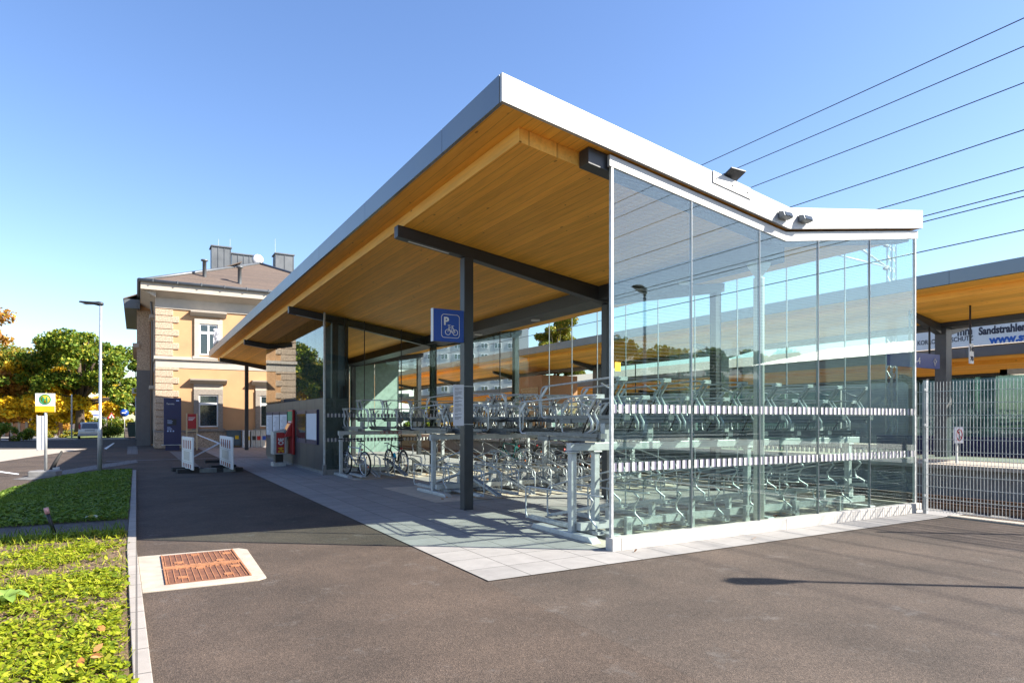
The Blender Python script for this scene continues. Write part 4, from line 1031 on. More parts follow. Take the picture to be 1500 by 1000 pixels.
# quoins
z = 1.03; i = 0
while z < 7.8:
    L = 1.15 if i % 2 else .85; top = min(z+.36, 4.55 if z < 4.6 else 7.87)
    b = MB(); b.box((BX0-.045,BY0-.06,z+.01),(BX0+L,BY0+.02,top)); b.box((BX0-.05,BY0+.0201,z+.01),(BX0+.02,BY0+2-L,top)); b.build('quoin', STONE, sb, bevel=.025)
    z += .375; i += 1
    if 4.5 < z < 5.22: z = 5.22
for i in range(2):
    b = MB(); b.box((BX0-.11,BY0-.14,.02+.44*i),(BX0+1.3-.2*i,BY0+.02,.44+.44*i)); b.build('quoin', STONE, sb, bevel=.03)
def window(xc, z0, z1, wd, surround, lower):
    y = BY0
    s = MB(); sw = .26
    s.box((xc-wd/2-sw,y-.1,z0-.1),(xc-wd/2,y+.02,z1)); s.box((xc+wd/2,y-.1,z0-.1),(xc+wd/2+sw,y+.02,z1)); s.box((xc-wd/2-sw,y-.1,z1+.002),(xc+wd/2+sw,y+.02,z1+.3))
    s.box((xc-wd/2-sw-.1,y-.17,z0-.25),(xc+wd/2+sw+.1,y+.02,z0-.102)); w_ = s.build('window', surround, sb, bevel=.012)
    c = MB(); zc = z1+.3+(.32 if lower else .12)
    if lower: c.box((xc-wd/2-sw,y-.06,z1+.31),(xc+wd/2+sw,y+.02,zc))
    c.prism([(y-.06,zc),(y-.38,zc+.2),(y-.40,zc+.28),(y+.02,zc+.3),(y+.02,zc)], 'x', xc-wd/2-sw-.2, xc+wd/2+sw+.2); c.build('window_crown', CREAM, w_)
    f = MB(); yf_ = y-.012; t_ = .07; zm = z0+(z1-z0)*.72
    f.box((xc-wd/2,yf_-.03,z0),(xc-wd/2+t_,yf_+.01,z1)); f.box((xc+wd/2-t_,yf_-.03,z0),(xc+wd/2,yf_+.01,z1)); f.box((xc-wd/2+t_,yf_-.03,z0),(xc+wd/2-t_,yf_+.01,z0+t_)); f.box((xc-wd/2+t_,yf_-.03,z1-t_),(xc+wd/2-t_,yf_+.01,z1)); f.box((xc-wd/2+t_,yf_-.035,zm-.07),(xc+wd/2-t_,yf_+.01,zm+.07))
    if not lower: f.box((xc-.06,yf_-.03,z0+t_),(xc+.06,yf_+.01,zm-.07)); f.box((xc-.04,yf_-.03,zm+.07),(xc+.04,yf_+.01,z1-t_))
    f.build('frame', FRAMEW, w_)
    p = MB(); p.box((xc-wd/2+.02,y-.008,z0+.02),(xc+wd/2-.02,y-.002,z1-.02)); p.build('pane', PANE, w_)
for xc in (3.62, 6.95, 10.3): window(xc, 5.36, 7.14, .97, CREAM, False); window(xc, 1.2, 3.06, 1.02, STONE_W, True)
# side wall (X0) windows, simple deep surrounds
for yc in (43.8,):
    for z0, z1 in ((1.2,3.1),(5.4,7.2)):
        s = MB(); s.box((BX0-.12,yc-.75,z0-.2),(BX0+.02,yc-.5,z1+.3)); s.box((BX0-.12,yc+.5,z0-.2),(BX0+.02,yc+.75,z1+.3)); s.box((BX0-.3,yc-.9,z1+.31),(BX0+.02,yc+.9,z1+.5)); w_ = s.build('window', CREAM, sb)
        p = MB(); p.box((BX0-.02,yc-.49,z0),(BX0-.005,yc+.49,z1)); p.build('pane', PANE, w_)
# risalit
RX, RY0, RY1 = .05, 46.6, 56
b = MB(); b.box((RX,RY0,0),(BX0+.5,RY1,8.9)); b.build('wall', PEACH, sb)
b = MB(); b.box((RX-.05,RY0-.06,0),(RX+.72,RY0+.6,4.7)); b.build('pilaster', STONE_G, sb)
b = MB(); b.box((RX-.03,RY0-.05,4.71),(RX+.68,RY0+.5,8.4)); b.build('pilaster', STONE, sb)
b = MB(); b.box((RX-.25,RY0-.2,6.1),(RX+.1,RY1,6.35)); b.build('string_course', CREAM, sb)
b = MB(); b.box((RX-.7,RY0-.75,8.4),(BX0-.76,RY1+.6,8.95)); b.build('eaves_board', ZINC, sb)
b = MB(); b.add([(RX-.75,RY0-.8,8.96),(RX-.75,RY1+.6,8.96),(6,RY1+.6,12.0),(6,RY0-.8,12.0)], [(0,3,2,1)]); b.add([(RX-.75,RY0-.8,8.9),(6,RY0-.8,11.94),(6,RY0-.8,12.0),(RX-.75,RY0-.8,8.96)], [(0,1,2,3)]); b.build('porch_roof', ROOFT, sb)
# hipped roof
ex0, ex1, ey0, ey1 = BX0-.78, BX1+.78, BY0-.78, BY1+.6
xm = (ex0+ex1)/2; rz = 12.45; ry0 = ey0+7.3; ry1 = ey1-7.3
b = MB(); b.add([(ex0,ey0,9.16),(ex1,ey0,9.16),(ex1,ey1,9.16),(ex0,ey1,9.16),(xm,ry0,rz),(xm,ry1,rz)], [(0,1,4),(1,2,5,4),(2,3,5),(3,0,4,5),(3,2,1,0)])
rf = b.build('roof', ROOFT, sb)
b = MB()
b.tube([(ex0,ey0,9.2),(xm,ry0,rz+.04)], .09, 6); b.tube([(ex1,ey0,9.2),(xm,ry0,rz+.04)], .09, 6); b.tube([(xm,ry0,rz+.04),(xm,ry1,rz+.04)], .09, 6); b.build('ridge_cap', ZINC, rf)
b = MB(); b.tube([(ex0-.06,ey0-.06,9.22),(ex1,ey0-.06,9.22)], .09, 8); b.tube([(ex0-.06,ey0-.06,9.22),(ex0-.06,ey1,9.22)], .09, 8)
for i in range(12): b.box((ex0+.6+i*1.2,ey0-.17,9.14),(ex0+.64+i*1.2,ey0+.0,9.34))
b.build('gutter', ZINC, rf)
b = MB(); b.tube([(BX0-.2,BY0+1.9,8.5),(BX0-.14,BY0+2.6,7.8),(BX0-.14,BY0+2.6,.2)], .06, 8); b.build('downpipe', ZINC, sb)
def chimney(x0, x1, y0, y1, zt, n):
    b = MB(); b.box((x0,y0,10),(x1,y1,zt)); 
    o = b.build('chimney', ZINC, rf)
    c = MB(); c.box((x0-.08,y0-.08,zt+.001),(x1+.08,y1+.08,zt+.08))
    for i in range(n+1): xx = x0+(x1-x0)*i/n; c.box((xx-.02,y0-.03,10.5),(xx+.02,y0-.001,zt))
    c.build('cap', ZINC, o)
def chx(pxl, Y): u = (pxl-750)/953; return Y*(.5+.866*u)/(.866-.5*u)
def chz(py, x, Y): return EYE+(615-py)/953*(.5*x+.866*Y)
for pa, pb, pt, Y, n_ in ((310.5,338,362,51.5,3),(340,382,374,53,5),(404,430,373,50.5,2)):
    xa_, xb_ = chx(pa,Y), chx(pb,Y); chimney(xa_, xb_, Y, Y+1.2, chz(pt,(xa_+xb_)/2,Y), n_)
for pxl, Y, zt in ((299.5,43.0,11.1),(351,42.2,10.75)):
    x = chx(pxl, Y); b = MB(); b.lathe((x,Y,0), [(.16,9.3),(.11,9.6),(.11,zt),(.2,zt+.02),(.2,zt+.1)], 12); b.build('vent_pipe', ZINC, rf)
b = MB(); xx = chx(378,51); b.lathe((xx,51,chz(380,xx,51)), [(.02,.0),(.3,.06),(.42,.16)], 16, 'y'); b.build('satellite_dish', WHITE, rf)
for pxl in (320,337,403): x = chx(pxl,52); b = MB(); b.tube([(x,52,11),(x,52,chz(350,x,52))], .012, 5); b.build('lightning_rod', GALV, rf)
# things along the house front
ip = thing('information_pillar', 'tall navy blue information pillar at the corner of the station house', 'info pillar', (1.65,39.1,0))
b = MB(); b.box((1.25,39.0,.3),(2.08,39.25,2.78)); b.build('panel', NAVY, ip, bevel=.01)
b = MB(); b.box((1.33,39.03,0),(2.0,39.22,.27)); b.build('base', NAVY, ip)
b = MB(); b.box((1.15,38.95,.265),(2.2,39.3,.3)); b.build('base_trim', GALV_L, ip)
text('lettering', 'Ternitz', .13, frame_m((1.37,38.995,2.42), (1,0,0), (0,0,1)), WHITE, ip, ext=.002)
b = MB(); b.box((1.4,38.99,1.33),(1.85,38.998,1.65)); b.build('screen', BLACK, ip)
b = MB()
for k in range(4): b.box((1.42,38.986,1.58-k*.055),(1.42+(.2,.26,.22,.24)[k],38.989,1.60-k*.055))
for k in range(3): b.box((1.41,38.99,1.2-k*.055),(1.41+(.16,.22,.25)[k],38.998,1.22-k*.055))
for k in range(3): b.box((1.41+k*.13,38.99,.98),(1.48+k*.13,38.998,1.05))
b.box((1.84,38.99,2.6),(1.98,38.998,2.67)); b.build('pictogram', mat('pale_blue_print', (.4,.5,.75), .5), ip)
rs = thing('red_notice_stand', 'red notice on two pale wooden posts before the station house window', 'notice', (2.5,39.3,0))
rx0, rx1, ryy = chx(273.5,38.6), chx(288.5,38.6), 38.6
b = MB(); b.box((rx0+.03,ryy-.02,1.15),(rx1-.03,ryy,1.93)); b.build('board', RED, rs)
PWOOD = mat('pale_wood', (.55,.43,.26), .7, var=.1)
b = MB(); b.box((rx0-.03,ryy-.03,0),(rx0+.03,ryy+.03,1.96)); b.build('post', PWOOD, rs)
b = MB(); b.box((rx1-.03,ryy-.03,0),(rx1+.03,ryy+.03,1.96)); b.build('post', PWOOD, rs)
b = MB(); b.box((rx0+.03,ryy-.02,1.0),(rx1-.03,ryy+.02,1.05)); b.build('crossbar', PWOOD, rs)
b = MB()
for k in range(3): b.box((rx0+.08,ryy-.026,1.72-k*.07),(rx1-.08-.06*k,ryy-.021,1.75-k*.07))
b.build('printed_text', WHITE, rs)
def utility(px0, px1, y, z0, z1, m_, name, label, cat, dep=.4, dm=None):
    xa_, xb_ = chx(px0,y), chx(px1,y); t = thing(name, label, cat, ((xa_+xb_)/2,y,0))
    b = MB(); b.box((xa_,y,z0),(xb_,y+dep,z1)); b.build('body', m_, t, bevel=.01)
    b = MB(); b.box((xa_-.03,y-.03,z1+.001),(xb_+.03,y+dep+.03,z1+.05)); b.build('lid', m_, t)
    b = MB(); b.box((xa_+.04,y-.012,z0+.05),((xa_+xb_)/2-.01,y-.002,z1-.06)); b.box(((xa_+xb_)/2+.01,y-.012,z0+.05),(xb_-.04,y-.002,z1-.06)); b.build('door', m_, t)
    b = MB(); xx = xa_+(xb_-xa_)*.7; b.box((xx-.1,y-.02,z0+(z1-z0)*.45),(xx+.1,y-.013,z0+(z1-z0)*.7)); b.build('label_plate', dm or YEL, t)
utility(333,353,40.9,.12,.95,mat('blue_grey_cabinet',(.07,.11,.13),.5,var=.08),'utility_cabinet','dark blue grey utility cabinet under the station house window','cabinet')
utility(356,366,40.6,.0,.95,WHITE,'recycling_bin','white recycling bin with a yellow sticker beside the last column','bin')
utility(368,374,40.6,.0,.95,GALV_L,'recycling_bin','grey recycling bin with a black sticker right of the column','bin',dm=BLACK)
utility(374.5,381,40.6,.0,.95,GALV_L,'recycling_bin','grey recycling bin with a red sticker next to the kiosk wall','bin',dm=RED)
utility(381.5,389,40.6,.0,.95,GALV_L,'recycling_bin','grey recycling bin with a blue sticker nearest the kiosk wall','bin',dm=BLUE)
# barriers
def barrier(pa, pb, lab):
    t = thing('traffic_barrier', lab, 'barrier', (0,0,0), 'white construction barriers')
    ga, gb = G(*pa), G(*pb); d = (gb-ga).normalized(); nrm = Vector((-d.y,d.x,0))
    if nrm.dot(Vector((0,0,0))-ga) < 0: nrm = -nrm
    L = (gb-ga).length; b = MB(); m = frame_m(ga, d, (0,0,1))
    def bx(mb, x0, x1, z0, z1, t0, t1): 
        vs = [ga+d*x+Vector((0,0,z))+nrm*q for q in (t0,t1) for x,z in ((x0,z0),(x1,z0),(x1,z1),(x0,z1))]
        mb.add(vs, [(0,1,2,3),(7,6,5,4),(0,4,5,1),(1,5,6,2),(2,6,7,3),(3,7,4,0)])
    bx(b, 0, L, .10, 1.08, -.025, .025); b.build('board', WHITE, t, bevel=.012)
    b = MB()
    for z0, z1 in ((.72,.98),(.14,.26)):
        for k in range(5): x = .12*L+k*.17*L; bx(b, x, x+.08*L, z0, z1, .0255, .028)
    b.build('stripe', mat('barrier_red', (.3,.06,.05), .6), t)
    b = MB(); bx(b, .2*L, .75*L, .36, .64, .0255, .028); bx(b, .05*L, .95*L, .665, .68, .0255, .03); bx(b, .05*L,.95*L,.31,.325,.0255,.03); b.build('recess', GALV_L, t)
    b = MB(); c = (ga+gb)/2
    for q in (ga+d*.25*L, gb-d*.25*L): b.cbox((q.x,q.y,.06), (.28,.75,.12), Matrix.Rotation(math.atan2(d.y,d.x),3,'Z'))
    b.build('foot', RUBBER, t); return t
barrier((267.5,688),(283,693.5), 'white construction barrier nearer the blue pillar')
barrier((323,684),(341,692.5), 'white construction barrier nearer the kiosk wall')
pk = thing('barrier_base_plank', 'long dark plank with rubber feet joining the two barriers', 'plank', (2,22,0))
b = MB(); p0, p1 = G(272,692), G(345,690); b.bar((p0.x,p0.y,.06),(p1.x,p1.y,.06), .3, .12); b.build('plank', mat('weathered_plank', (.16,.17,.16), .9, var=.3), pk)
b = MB(); p0, p1 = G(300,684), G(328,683); b.bar((p0.x,p0.y,.19),(p1.x,p1.y,.19), .18, .1); b.build('rubber_foot', RUBBER, pk)
tp = thing('barrier_tape', 'red and white tape slung between the barriers and the notice stand', 'tape', (2.5,24,.7))
b = MB(); p0 = G(283,690); p1 = G(323,690); b.bar((p0.x,p0.y,.45),(p1.x-.05,p1.y+.1,.86), .004, .045, (0,0,1)); b.bar((p1.x,p1.y+.1,.86),(rx1,ryy,.83), .004, .05); b.build('tape', PAPER, tp)

# ================================================================== LEFT: SIGNS, CAR, STREET
def bus_stop(x, y, label, base, zt, face, s=1.0, timetable=True):
    t = thing('bus_stop_sign', label, 'bus stop sign', (0,0,0), 'bus stop signs')
    if base: b = MB(); b.prism([(-.34,-.3),(.34,-.3),(.4,.0),(.3,.32),(-.3,.32),(-.4,.0)], 'z', 0, .16); b.build('base', CONC2, t, bevel=.02)
    b = MB(); b.tube([(0,0,.1),(0,0,zt-.1)], .04, 10); b.build('post', GALV_L, t)
    b = MB(); b.box((-.24*s,-.05,zt-.53*s),(.24*s,-.025,zt)); b.build('board', WHITE, t, bevel=.004)
    b = MB(); b.box((-.24*s,-.053,zt-.53*s),(.24*s,-.051,zt-.36*s)); b.build('yellow_band', YEL, t)
    zc = zt-.17*s
    b = MB(); b.lathe((0,-.0525,zc), [(.145*s,-.002),(.145*s,.001)], 24, 'y'); b.build('disc', YEL, t)
    b = MB(); b.torus((0,-.055,zc), .13*s, .016*s, 'y', 28, 5, .3); b.box((-.066*s,-.058,zc-.08*s),(-.03*s,-.0555,zc+.08*s)); b.box((.03*s,-.058,zc-.08*s),(.066*s,-.0555,zc+.08*s)); b.box((-.03*s,-.058,zc-.018*s),(.03*s,-.0555,zc+.018*s)); b.build('letter_h', GRN, t)
    if timetable:
        b = MB(); b.box((-.20,-.03,.75),(-.02,.0,1.72)); o = b.build('timetable_case', PAPER, t, bevel=.004)
        b = MB(); b.box((-.215,-.035,.72),(-.20,.005,1.75)); b.box((-.09,-.036,.75),(-.075,-.031,1.72)); b.build('case_frame', GALV, o)
    t.location = (x,y,0); t.rotation_euler.z = face; return t
g = G(67,697); bus_stop(g.x, g.y, 'bus stop sign on a loose concrete foot beside the lawn', True, 2.36, R(-12))
g = G(199,645); bus_stop(g.x, g.y, 'farther bus stop sign standing beside the station house', False, 4.1, R(20), 1.2, False)
g = G(80,694); t = thing('leaning_post', 'black rubber post leaning beside the bus stop foot', 'post', (g.x,g.y,0))
b = MB(); b.tube([(g.x-.12,g.y,.0),(g.x+.02,g.y,.35),(g.x+.18,g.y+.02,.68)], .05, 8, taper=[.08,.055,.03]); b.build('shaft', RUBBER, t)
b = MB(); b.cbox((g.x+.04,g.y-.02,.1),(.16,.2,.2)); b.build('holder', GALV, t)
g = G(80,783); t = thing('marker_stake', 'short leaning black stake with a red and white tip on the lawn strip', 'stake', (g.x,g.y,.03))
b = MB(); b.tube([(g.x,g.y,.02),(g.x-.08,g.y,.30)], .026, 8); b.build('shaft', BLACK, t)
b = MB(); b.tube([(g.x-.08,g.y,.30),(g.x-.10,g.y,.385)], .032, 8); b.build('tip', mat('pinkish_tape', (.6,.3,.28), .6, var=.4, scale=40), t)
g = G(136,764); t = thing('drink_bottle', 'empty plastic drink bottle with orange cap lying on the lawn strip', 'bottle', (g.x,g.y,.06))
b = MB(); b.lathe((g.x-.1,g.y,.07), [(.02,0),(.034,.01),(.034,.14),(.015,.18),(.014,.2)], 12, 'x'); b.build('body', mat('cloudy_plastic', (.55,.55,.45), .25, var=.1), t)
b = MB(); b.lathe((g.x-.06,g.y,.07), [(.0352,0),(.0352,.07)], 12, 'x'); b.build('label_wrap', YEL, t)
b = MB(); b.lathe((g.x+.1,g.y,.07), [(.018,0),(.018,.03)], 10, 'x'); b.build('cap', ORANGE, t)
def pole_sign(px_, py_, kind, ztop, size, label, r=.035):
    g = G(px_, py_); t = thing('road_sign', label, 'road sign', (0,0,0)); a = math.atan2(-g.x, g.y)
    b = MB(); b.tube([(0,0,0),(0,0,ztop)], r, 8); b.build('post', GALV_L, t)
    zc = ztop-size
    if kind == 'round':
        b = MB(); b.lathe((0,-.05,zc), [(size,-.01),(size,.01)], 24, 'y'); b.build('plate', BLUE, t)
        b = MB(); b.bar((-size*.6,-.063,zc),(size*.3,-.063,zc),.004,size*.25,(0,0,1)); b.bar((size*.6,-.063,zc),(size*.1,-.063,zc+size*.45),.004,size*.22,(0,1,0)); b.bar((size*.6,-.063,zc),(size*.1,-.063,zc-size*.45),.004,size*.22,(0,1,0)); b.build('arrow', WHITE, t)
    elif kind == 'tri':
        b = MB(); b.prism([(-size,zc-size*.6),(size,zc-size*.6),(0,zc+size)], 'y', -.06, -.045); b.build('plate', RED, t)
        b = MB(); b.prism([(-size*.6,zc-size*.4),(size*.6,zc-size*.4),(0,zc+size*.6)], 'y', -.066, -.061); b.build('field', WHITE, t)
        b = MB(); b.tube([(0,-.068,zc-size*.3),(0,-.068,zc+size*.3)], size*.1, 6); b.build('symbol', INK, t)
    elif kind == 'board':
        b = MB(); b.box((-size,-.06,zc-size*.8),(size,-.045,zc+size*.8)); b.build('plate', WHITE, t)
        b = MB(); b.bar((-size*.5,-.063,zc),(size*.5,-.063,zc),.004,size*.22,(0,0,1)); b.build('arrow', BLUE, t)
    elif kind == 'park':
        b = MB(); b.box((-size*.6,-.06,zc-size),(size*.6,-.045,zc+size)); b.build('plate', WHITE, t)
        b = MB(); b.box((-size*.15,-.066,zc+size*.6),(size*.15,-.061,zc+size*.85)); b.build('arrow', BLUE, t)
        b = MB(); b.tube([(-.05,-.064,zc-size*.2),(0,-.064,zc+size*.3),(.05,-.064,zc-size*.1),(.1,-.064,zc-size*.4)], .03, 6); b.torus((0,-.064,zc-size*.4), size*.25, .025, 'y', 18, 5, .4); b.build('symbol', INK, t)
    t.location = (g.x,g.y,0); t.rotation_euler.z = a; return t
pole_sign(182.3,640.5,'round',2.6,.34,'round blue arrow sign on a post in front of the hedge')
pole_sign(163.3,633,'tri',2.6,.5,'red and white triangular warning sign under the trees')
pole_sign(139,632.5,'board',3.0,.75,'white direction board behind the parked car')
pole_sign(151.3,638,'park',1.9,.5,'white wheelchair parking board right of the lamp pole')
g = G(105,642.5); t = thing('white_pole', 'plain white pole on the far kerb left of the big tree', 'pole', (g.x,g.y,0))
b = MB(); b.lathe((g.x,g.y,0), [(.06,0),(.05,3.6),(.05,3.75),(.03,3.78)], 10); b.build('shaft', GALV_L, t)
# car
def car(x, y, yaw, paint, label, grp=None):
    t = thing('parked_car', label, 'car', (0,0,0), grp)
    W = .8; L = 3.6
    prof = [(0,.28),(0,.62),(.03,.82),(.28,1.36),(.45,1.42),(1.5,1.44),(2.0,1.36),(2.7,.92),(3.45,.78),(3.6,.6),(3.6,.28)]
    vs = []; wd = lambda z: W if z < .85 else W-(z-.85)*.28
    for s in (-1,1): vs += [(s*wd(z), yy, z) for yy, z in prof]
    n = len(prof); fs = [tuple(range(n)), tuple(range(n,2*n))[::-1]]+[((i+1)%n, i, n+i, n+(i+1)%n) for i in range(n)]
    b = MB(); b.add(vs, fs); b.build('body', paint, t, bevel=.05)
    b = MB(); b.add([(-.58,-.0+.075,.9),(.58,.075,.9),(.5,.265,1.31),(-.5,.265,1.31)], [(0,1,2,3)])
    for v in range(len(b.v)): b.v[v] = (b.v[v][0], b.v[v][1]-.03, b.v[v][2])
    b.build('rear_window', PANE, t)
    for s in (-1,1):
        b = MB(); b.add([(s*(wd(.92)+.012),.35,.92),(s*(wd(.92)+.012),2.4,.92),(s*(wd(1.32)+.012),1.95,1.32),(s*(wd(1.32)+.012),.5,1.32)], [(0,1,2,3)]); b.build('side_window', PANE, t)
        b = MB(); b.box((s*.71-.07,-.02,.85),(s*.71+.07,.12,1.25)); b.build('tail_light', RED, t, bevel=.01)
        b = MB(); b.box((s*.62-.1,-.035,.36),(s*.62+.1,.0,.44)); b.build('reflector', RED, t)
        for yy in (.65,2.9):
            w_ = MB(); w_.lathe((s*.74,yy,.29), [(.18,-.09),(.29,-.09),(.29,.09),(.18,.09)], 20, 'x'); wo = w_.build('wheel', RUBBER, t)
            r_ = MB(); r_.lathe((s*.745,yy,.29), [(.175,-.092),(.175,.092)], 16, 'x'); r_.build('rim', GALV, wo)
    b = MB(); b.box((-.76,-.05,.27),(.76,.06,.46)); b.build('bumper', mat('grey_bumper', (.3,.3,.31), .5), t, bevel=.02)
    b = MB(); b.box((-.26,-.012,.60),(.26,-.003,.70)); b.build('number_plate', WHITE, t)
    b = MB(); b.box((-.35,-.015,.72),(.35,-.003,.76)); b.build('trim_strip', BLACK, t)
    t.location = (x,y,0); t.rotation_euler.z = yaw; return t
g = G(131.5,643); car(g.x, g.y, R(4), mat('beige_white_paint', (.55,.52,.47), .3, .2, var=.03), 'small pale hatchback parked tail first under the big tree')
g = G(76,628.5); car(g.x, g.y, R(40), mat('dark_blue_paint', (.03,.05,.12), .3, .2, var=.03), 'small dark blue car driving far up the side road')
# bin, brick planter hidden by house
g = G(198,642); t = thing('waste_container', 'dark green wheeled waste container beside the station house', 'waste container', (g.x,g.y,0))
b = MB(); b.prism([(-.5,.15),(.5,.15),(.62,1.25),(-.62,1.25)], 'y', -.4, .4); o = b.build('body', mat('dark_green_plastic', (.015,.04,.03), .5), t)
b2 = MB(); b2.prism([(-.66,1.26),(.66,1.26),(.5,1.42),(-.5,1.42)], 'y', -.45, .45); b2.build('lid', mat('dark_green_lid', (.012,.035,.028), .45), t)
b3 = MB()
for sx_ in (-.4,.4):
    for sy in (-.3,.3): b3.lathe((sx_,sy,.075), [(.075,-.02),(.075,.02)], 12, 'x')
b3.build('wheel', RUBBER, t)
t.location = (g.x,g.y,0); ORG[t.name] = Vector((0,0,0))
for ch in t.children: ch.location = (-g.x*-0,0,0)
# fix local origin (parts were built around the world origin)
for ch in t.children:
    ch.data.transform(Matrix.Translation((g.x,g.y,0)))
# wooden fence
wf = thing('board_fence', 'brown board fence with pale concrete posts along the far pavement', 'fence', (-10,76,0))
A_, B_ = G(-40,640), G(92,638.5); n_ = 12
for i in range(n_):
    a = A_.lerp(B_, i/n_); c = A_.lerp(B_, (i+1)/n_)
    b = MB(); b.bar((a.x,a.y,.68),(c.x,c.y,.68), .04, 1.25); b.build('board_panel', FENCEW, wf)
    b = MB(); b.box((a.x-.1,a.y-.1,0),(a.x+.1,a.y+.1,1.42)); b.build('post', CONC, wf)

# ================================================================== TREES
def tree(name, label, x, y, H, crown, nl, ls, stops, trunk_r=.3, trunk_h=None, group=None, cat='tree', trans=.3, seed=1, limbs=9, z0=0, matl=None, fill=1):
    """crown: ellipsoids (dx,dy,z,rx,ry,rz); leaf clumps fill the shells of sub-blobs"""
    rg = np.random.default_rng(seed); rn = random.Random(seed)
    t = thing(name, label, cat, (x,y,z0), group); th = trunk_h or H*.35
    b = MB()
    b.tube([(x,y,z0-.1),(x+.03*H*.2,y,z0+th*.5),(x,y,z0+th),(x,y,z0+H*.8)], trunk_r, 10, taper=[trunk_r*1.35,trunk_r,trunk_r*.85,trunk_r*.15])
    cents = []
    for (dx,dy,cz,rx,ry,rz_) in crown:
        k = min(70, max(6 if fill == 1 else 16, int(rx*ry*rz_*.55)))
        for _ in range(k):
            v = rg.normal(size=3); v /= np.linalg.norm(v); q = rg.uniform(.35,1)**.6
            cents.append((x+dx+v[0]*rx*q, y+dy+v[1]*ry*q, z0+cz+v[2]*rz_*q, min(rx,rz_)*rg.uniform(.2,.38)*fill))
    for i in range(min(limbs, len(cents))):
        c = cents[rn.randrange(len(cents))]; s0 = z0+th*rn.uniform(.75,1.15)
        m = ((x+c[0])/2+rn.gauss(0,.2), (y+c[1])/2+rn.gauss(0,.2), (s0+c[2])/2+.15*abs(c[2]-s0))
        b.tube([(x,y,s0), m, (c[0],c[1],c[2])], .1, 6, taper=[trunk_r*.5, trunk_r*.28, trunk_r*.08])
    b.build('trunk', BARK, t)
    cents = np.array(cents); w_ = cents[:,3]**2; w_ /= w_.sum()
    idx = rg.choice(len(cents), nl, p=w_); v = rg.normal(size=(nl,3)); v /= np.linalg.norm(v,axis=1)[:,None]
    q = rg.random(nl)**.45; c = cents[idx]; P = c[:,:3]+v*(c[:,3]*q)[:,None]*np.array([1.25,1.25,.85])
    L = ls*rg.uniform(.6,1.4,nl)
    V, F = leaves(P[:,0],P[:,1],P[:,2],L,L*.7,rg.uniform(0,6.28,nl),rg.uniform(-1.3,1.3,nl),rg.uniform(-1.1,1.1,nl),4)
    arrmesh('crown', V, F, matl or leaf_mat('leaf_'+name, stops, trans), t)
    return t
GREEN = [(0,(.04,.085,.01)),(.45,(.12,.2,.018)),(.8,(.24,.30,.03)),(.95,(.4,.38,.04)),(1,(.45,.27,.05))]
YELLOW = [(0,(.35,.22,.01)),(.4,(.75,.48,.015)),(.8,(.85,.6,.03)),(1,(.35,.36,.04))]
ORNG = [(0,(.24,.10,.015)),(.5,(.44,.21,.035)),(.85,(.55,.32,.05)),(1,(.28,.27,.04))]
MIXED = [(0,(.07,.11,.014)),(.5,(.19,.22,.025)),(.8,(.42,.34,.04)),(1,(.5,.28,.04))]
LM = {k: leaf_mat('leaf_'+k, s, .35) for k, s in (('green',GREEN),('yellow',YELLOW),('orange',ORNG),('mixed',MIXED))}
tree('leafy_tree', 'large spreading green tree behind the parked car', -4.9, 77.5, 11, [(0,0,7.2,5.4,5,3.2),(-3.6,0,5.4,3.2,3,2.2),(3.6,-1,5.2,3,3,2.4),(.6,0,9,3.2,3,1.7)], 26000, .30, None, .38, 3.4, matl=LM['green'], seed=3, limbs=16)
tree('leafy_tree', 'dense green tree left of the large spreading one', -10.4, 92, 11.5, [(0,0,7,4.4,4,4),(3,0,5.5,3,3,3)], 16000, .36, None, .3, 3, matl=LM['mixed'], seed=5)
tree('leafy_tree', 'tall orange brown tree cut by the left edge of the photo', -15.2, 80, 15, [(-1,0,9,3.8,3.6,5.2),(1.2,0,6,3,3,3)], 13000, .36, None, .3, 4, matl=LM['orange'], seed=6)
tree('leafy_tree', 'sparse thin topped tree with few leaves at the left edge', -10.7, 70, 13.5, [(-1.2,0,9.4,2.4,2,3.6),(-2.5,0,6.6,2,2,2.2)], 2200, .3, None, .22, 5, matl=LM['orange'], seed=16)
tree('leafy_tree', 'bright yellow tree behind the board fence', -8.2, 78.5, 8, [(0,0,4.0,3.2,2.6,3.6),(2.6,0,3.0,2.6,2,2.6),(-2.4,0,2.6,2.2,2,2.2)], 20000, .34, None, .22, 2, matl=LM['yellow'], seed=7)
tree('leafy_tree', 'orange shrub like tree beside the yellow one at the board fence', -11.6, 79, 7, [(0,0,3.4,3.4,2.8,3.2)], 12000, .34, None, .22, 2, matl=LM['orange'], seed=8)
tree('leafy_tree', 'yellow green tree seen between the lamp pole and the house', 4.2, 108, 8.5, [(0,0,4.6,4.6,4,3.6)], 9000, .42, None, .25, 2, matl=LM['mixed'], seed=9)
tree('leafy_tree', 'yellow tree far behind the trunk of the big green tree', -6.5, 112, 8, [(0,0,4.6,6,4,3.2)], 9000, .42, None, .25, 2, matl=LM['yellow'], seed=10)
tree('leafy_tree', 'dark green tree behind the house corner and round sign', .6, 92, 9, [(0,0,5.4,3,3,3.4)], 9000, .36, None, .25, 2, matl=LM['green'], seed=11)
tree('poplar_tree', 'tall poplar with yellowing leaves beyond the platform canopy', 56, 83, 19.5, [(0,0,11,3.4,3.0,8.0),(-2.6,0,10,2.4,1.8,7),(2.4,0,9.5,2.4,1.8,6.5)], 45000, .33, None, .35, 3, matl=LM['mixed'], seed=12)
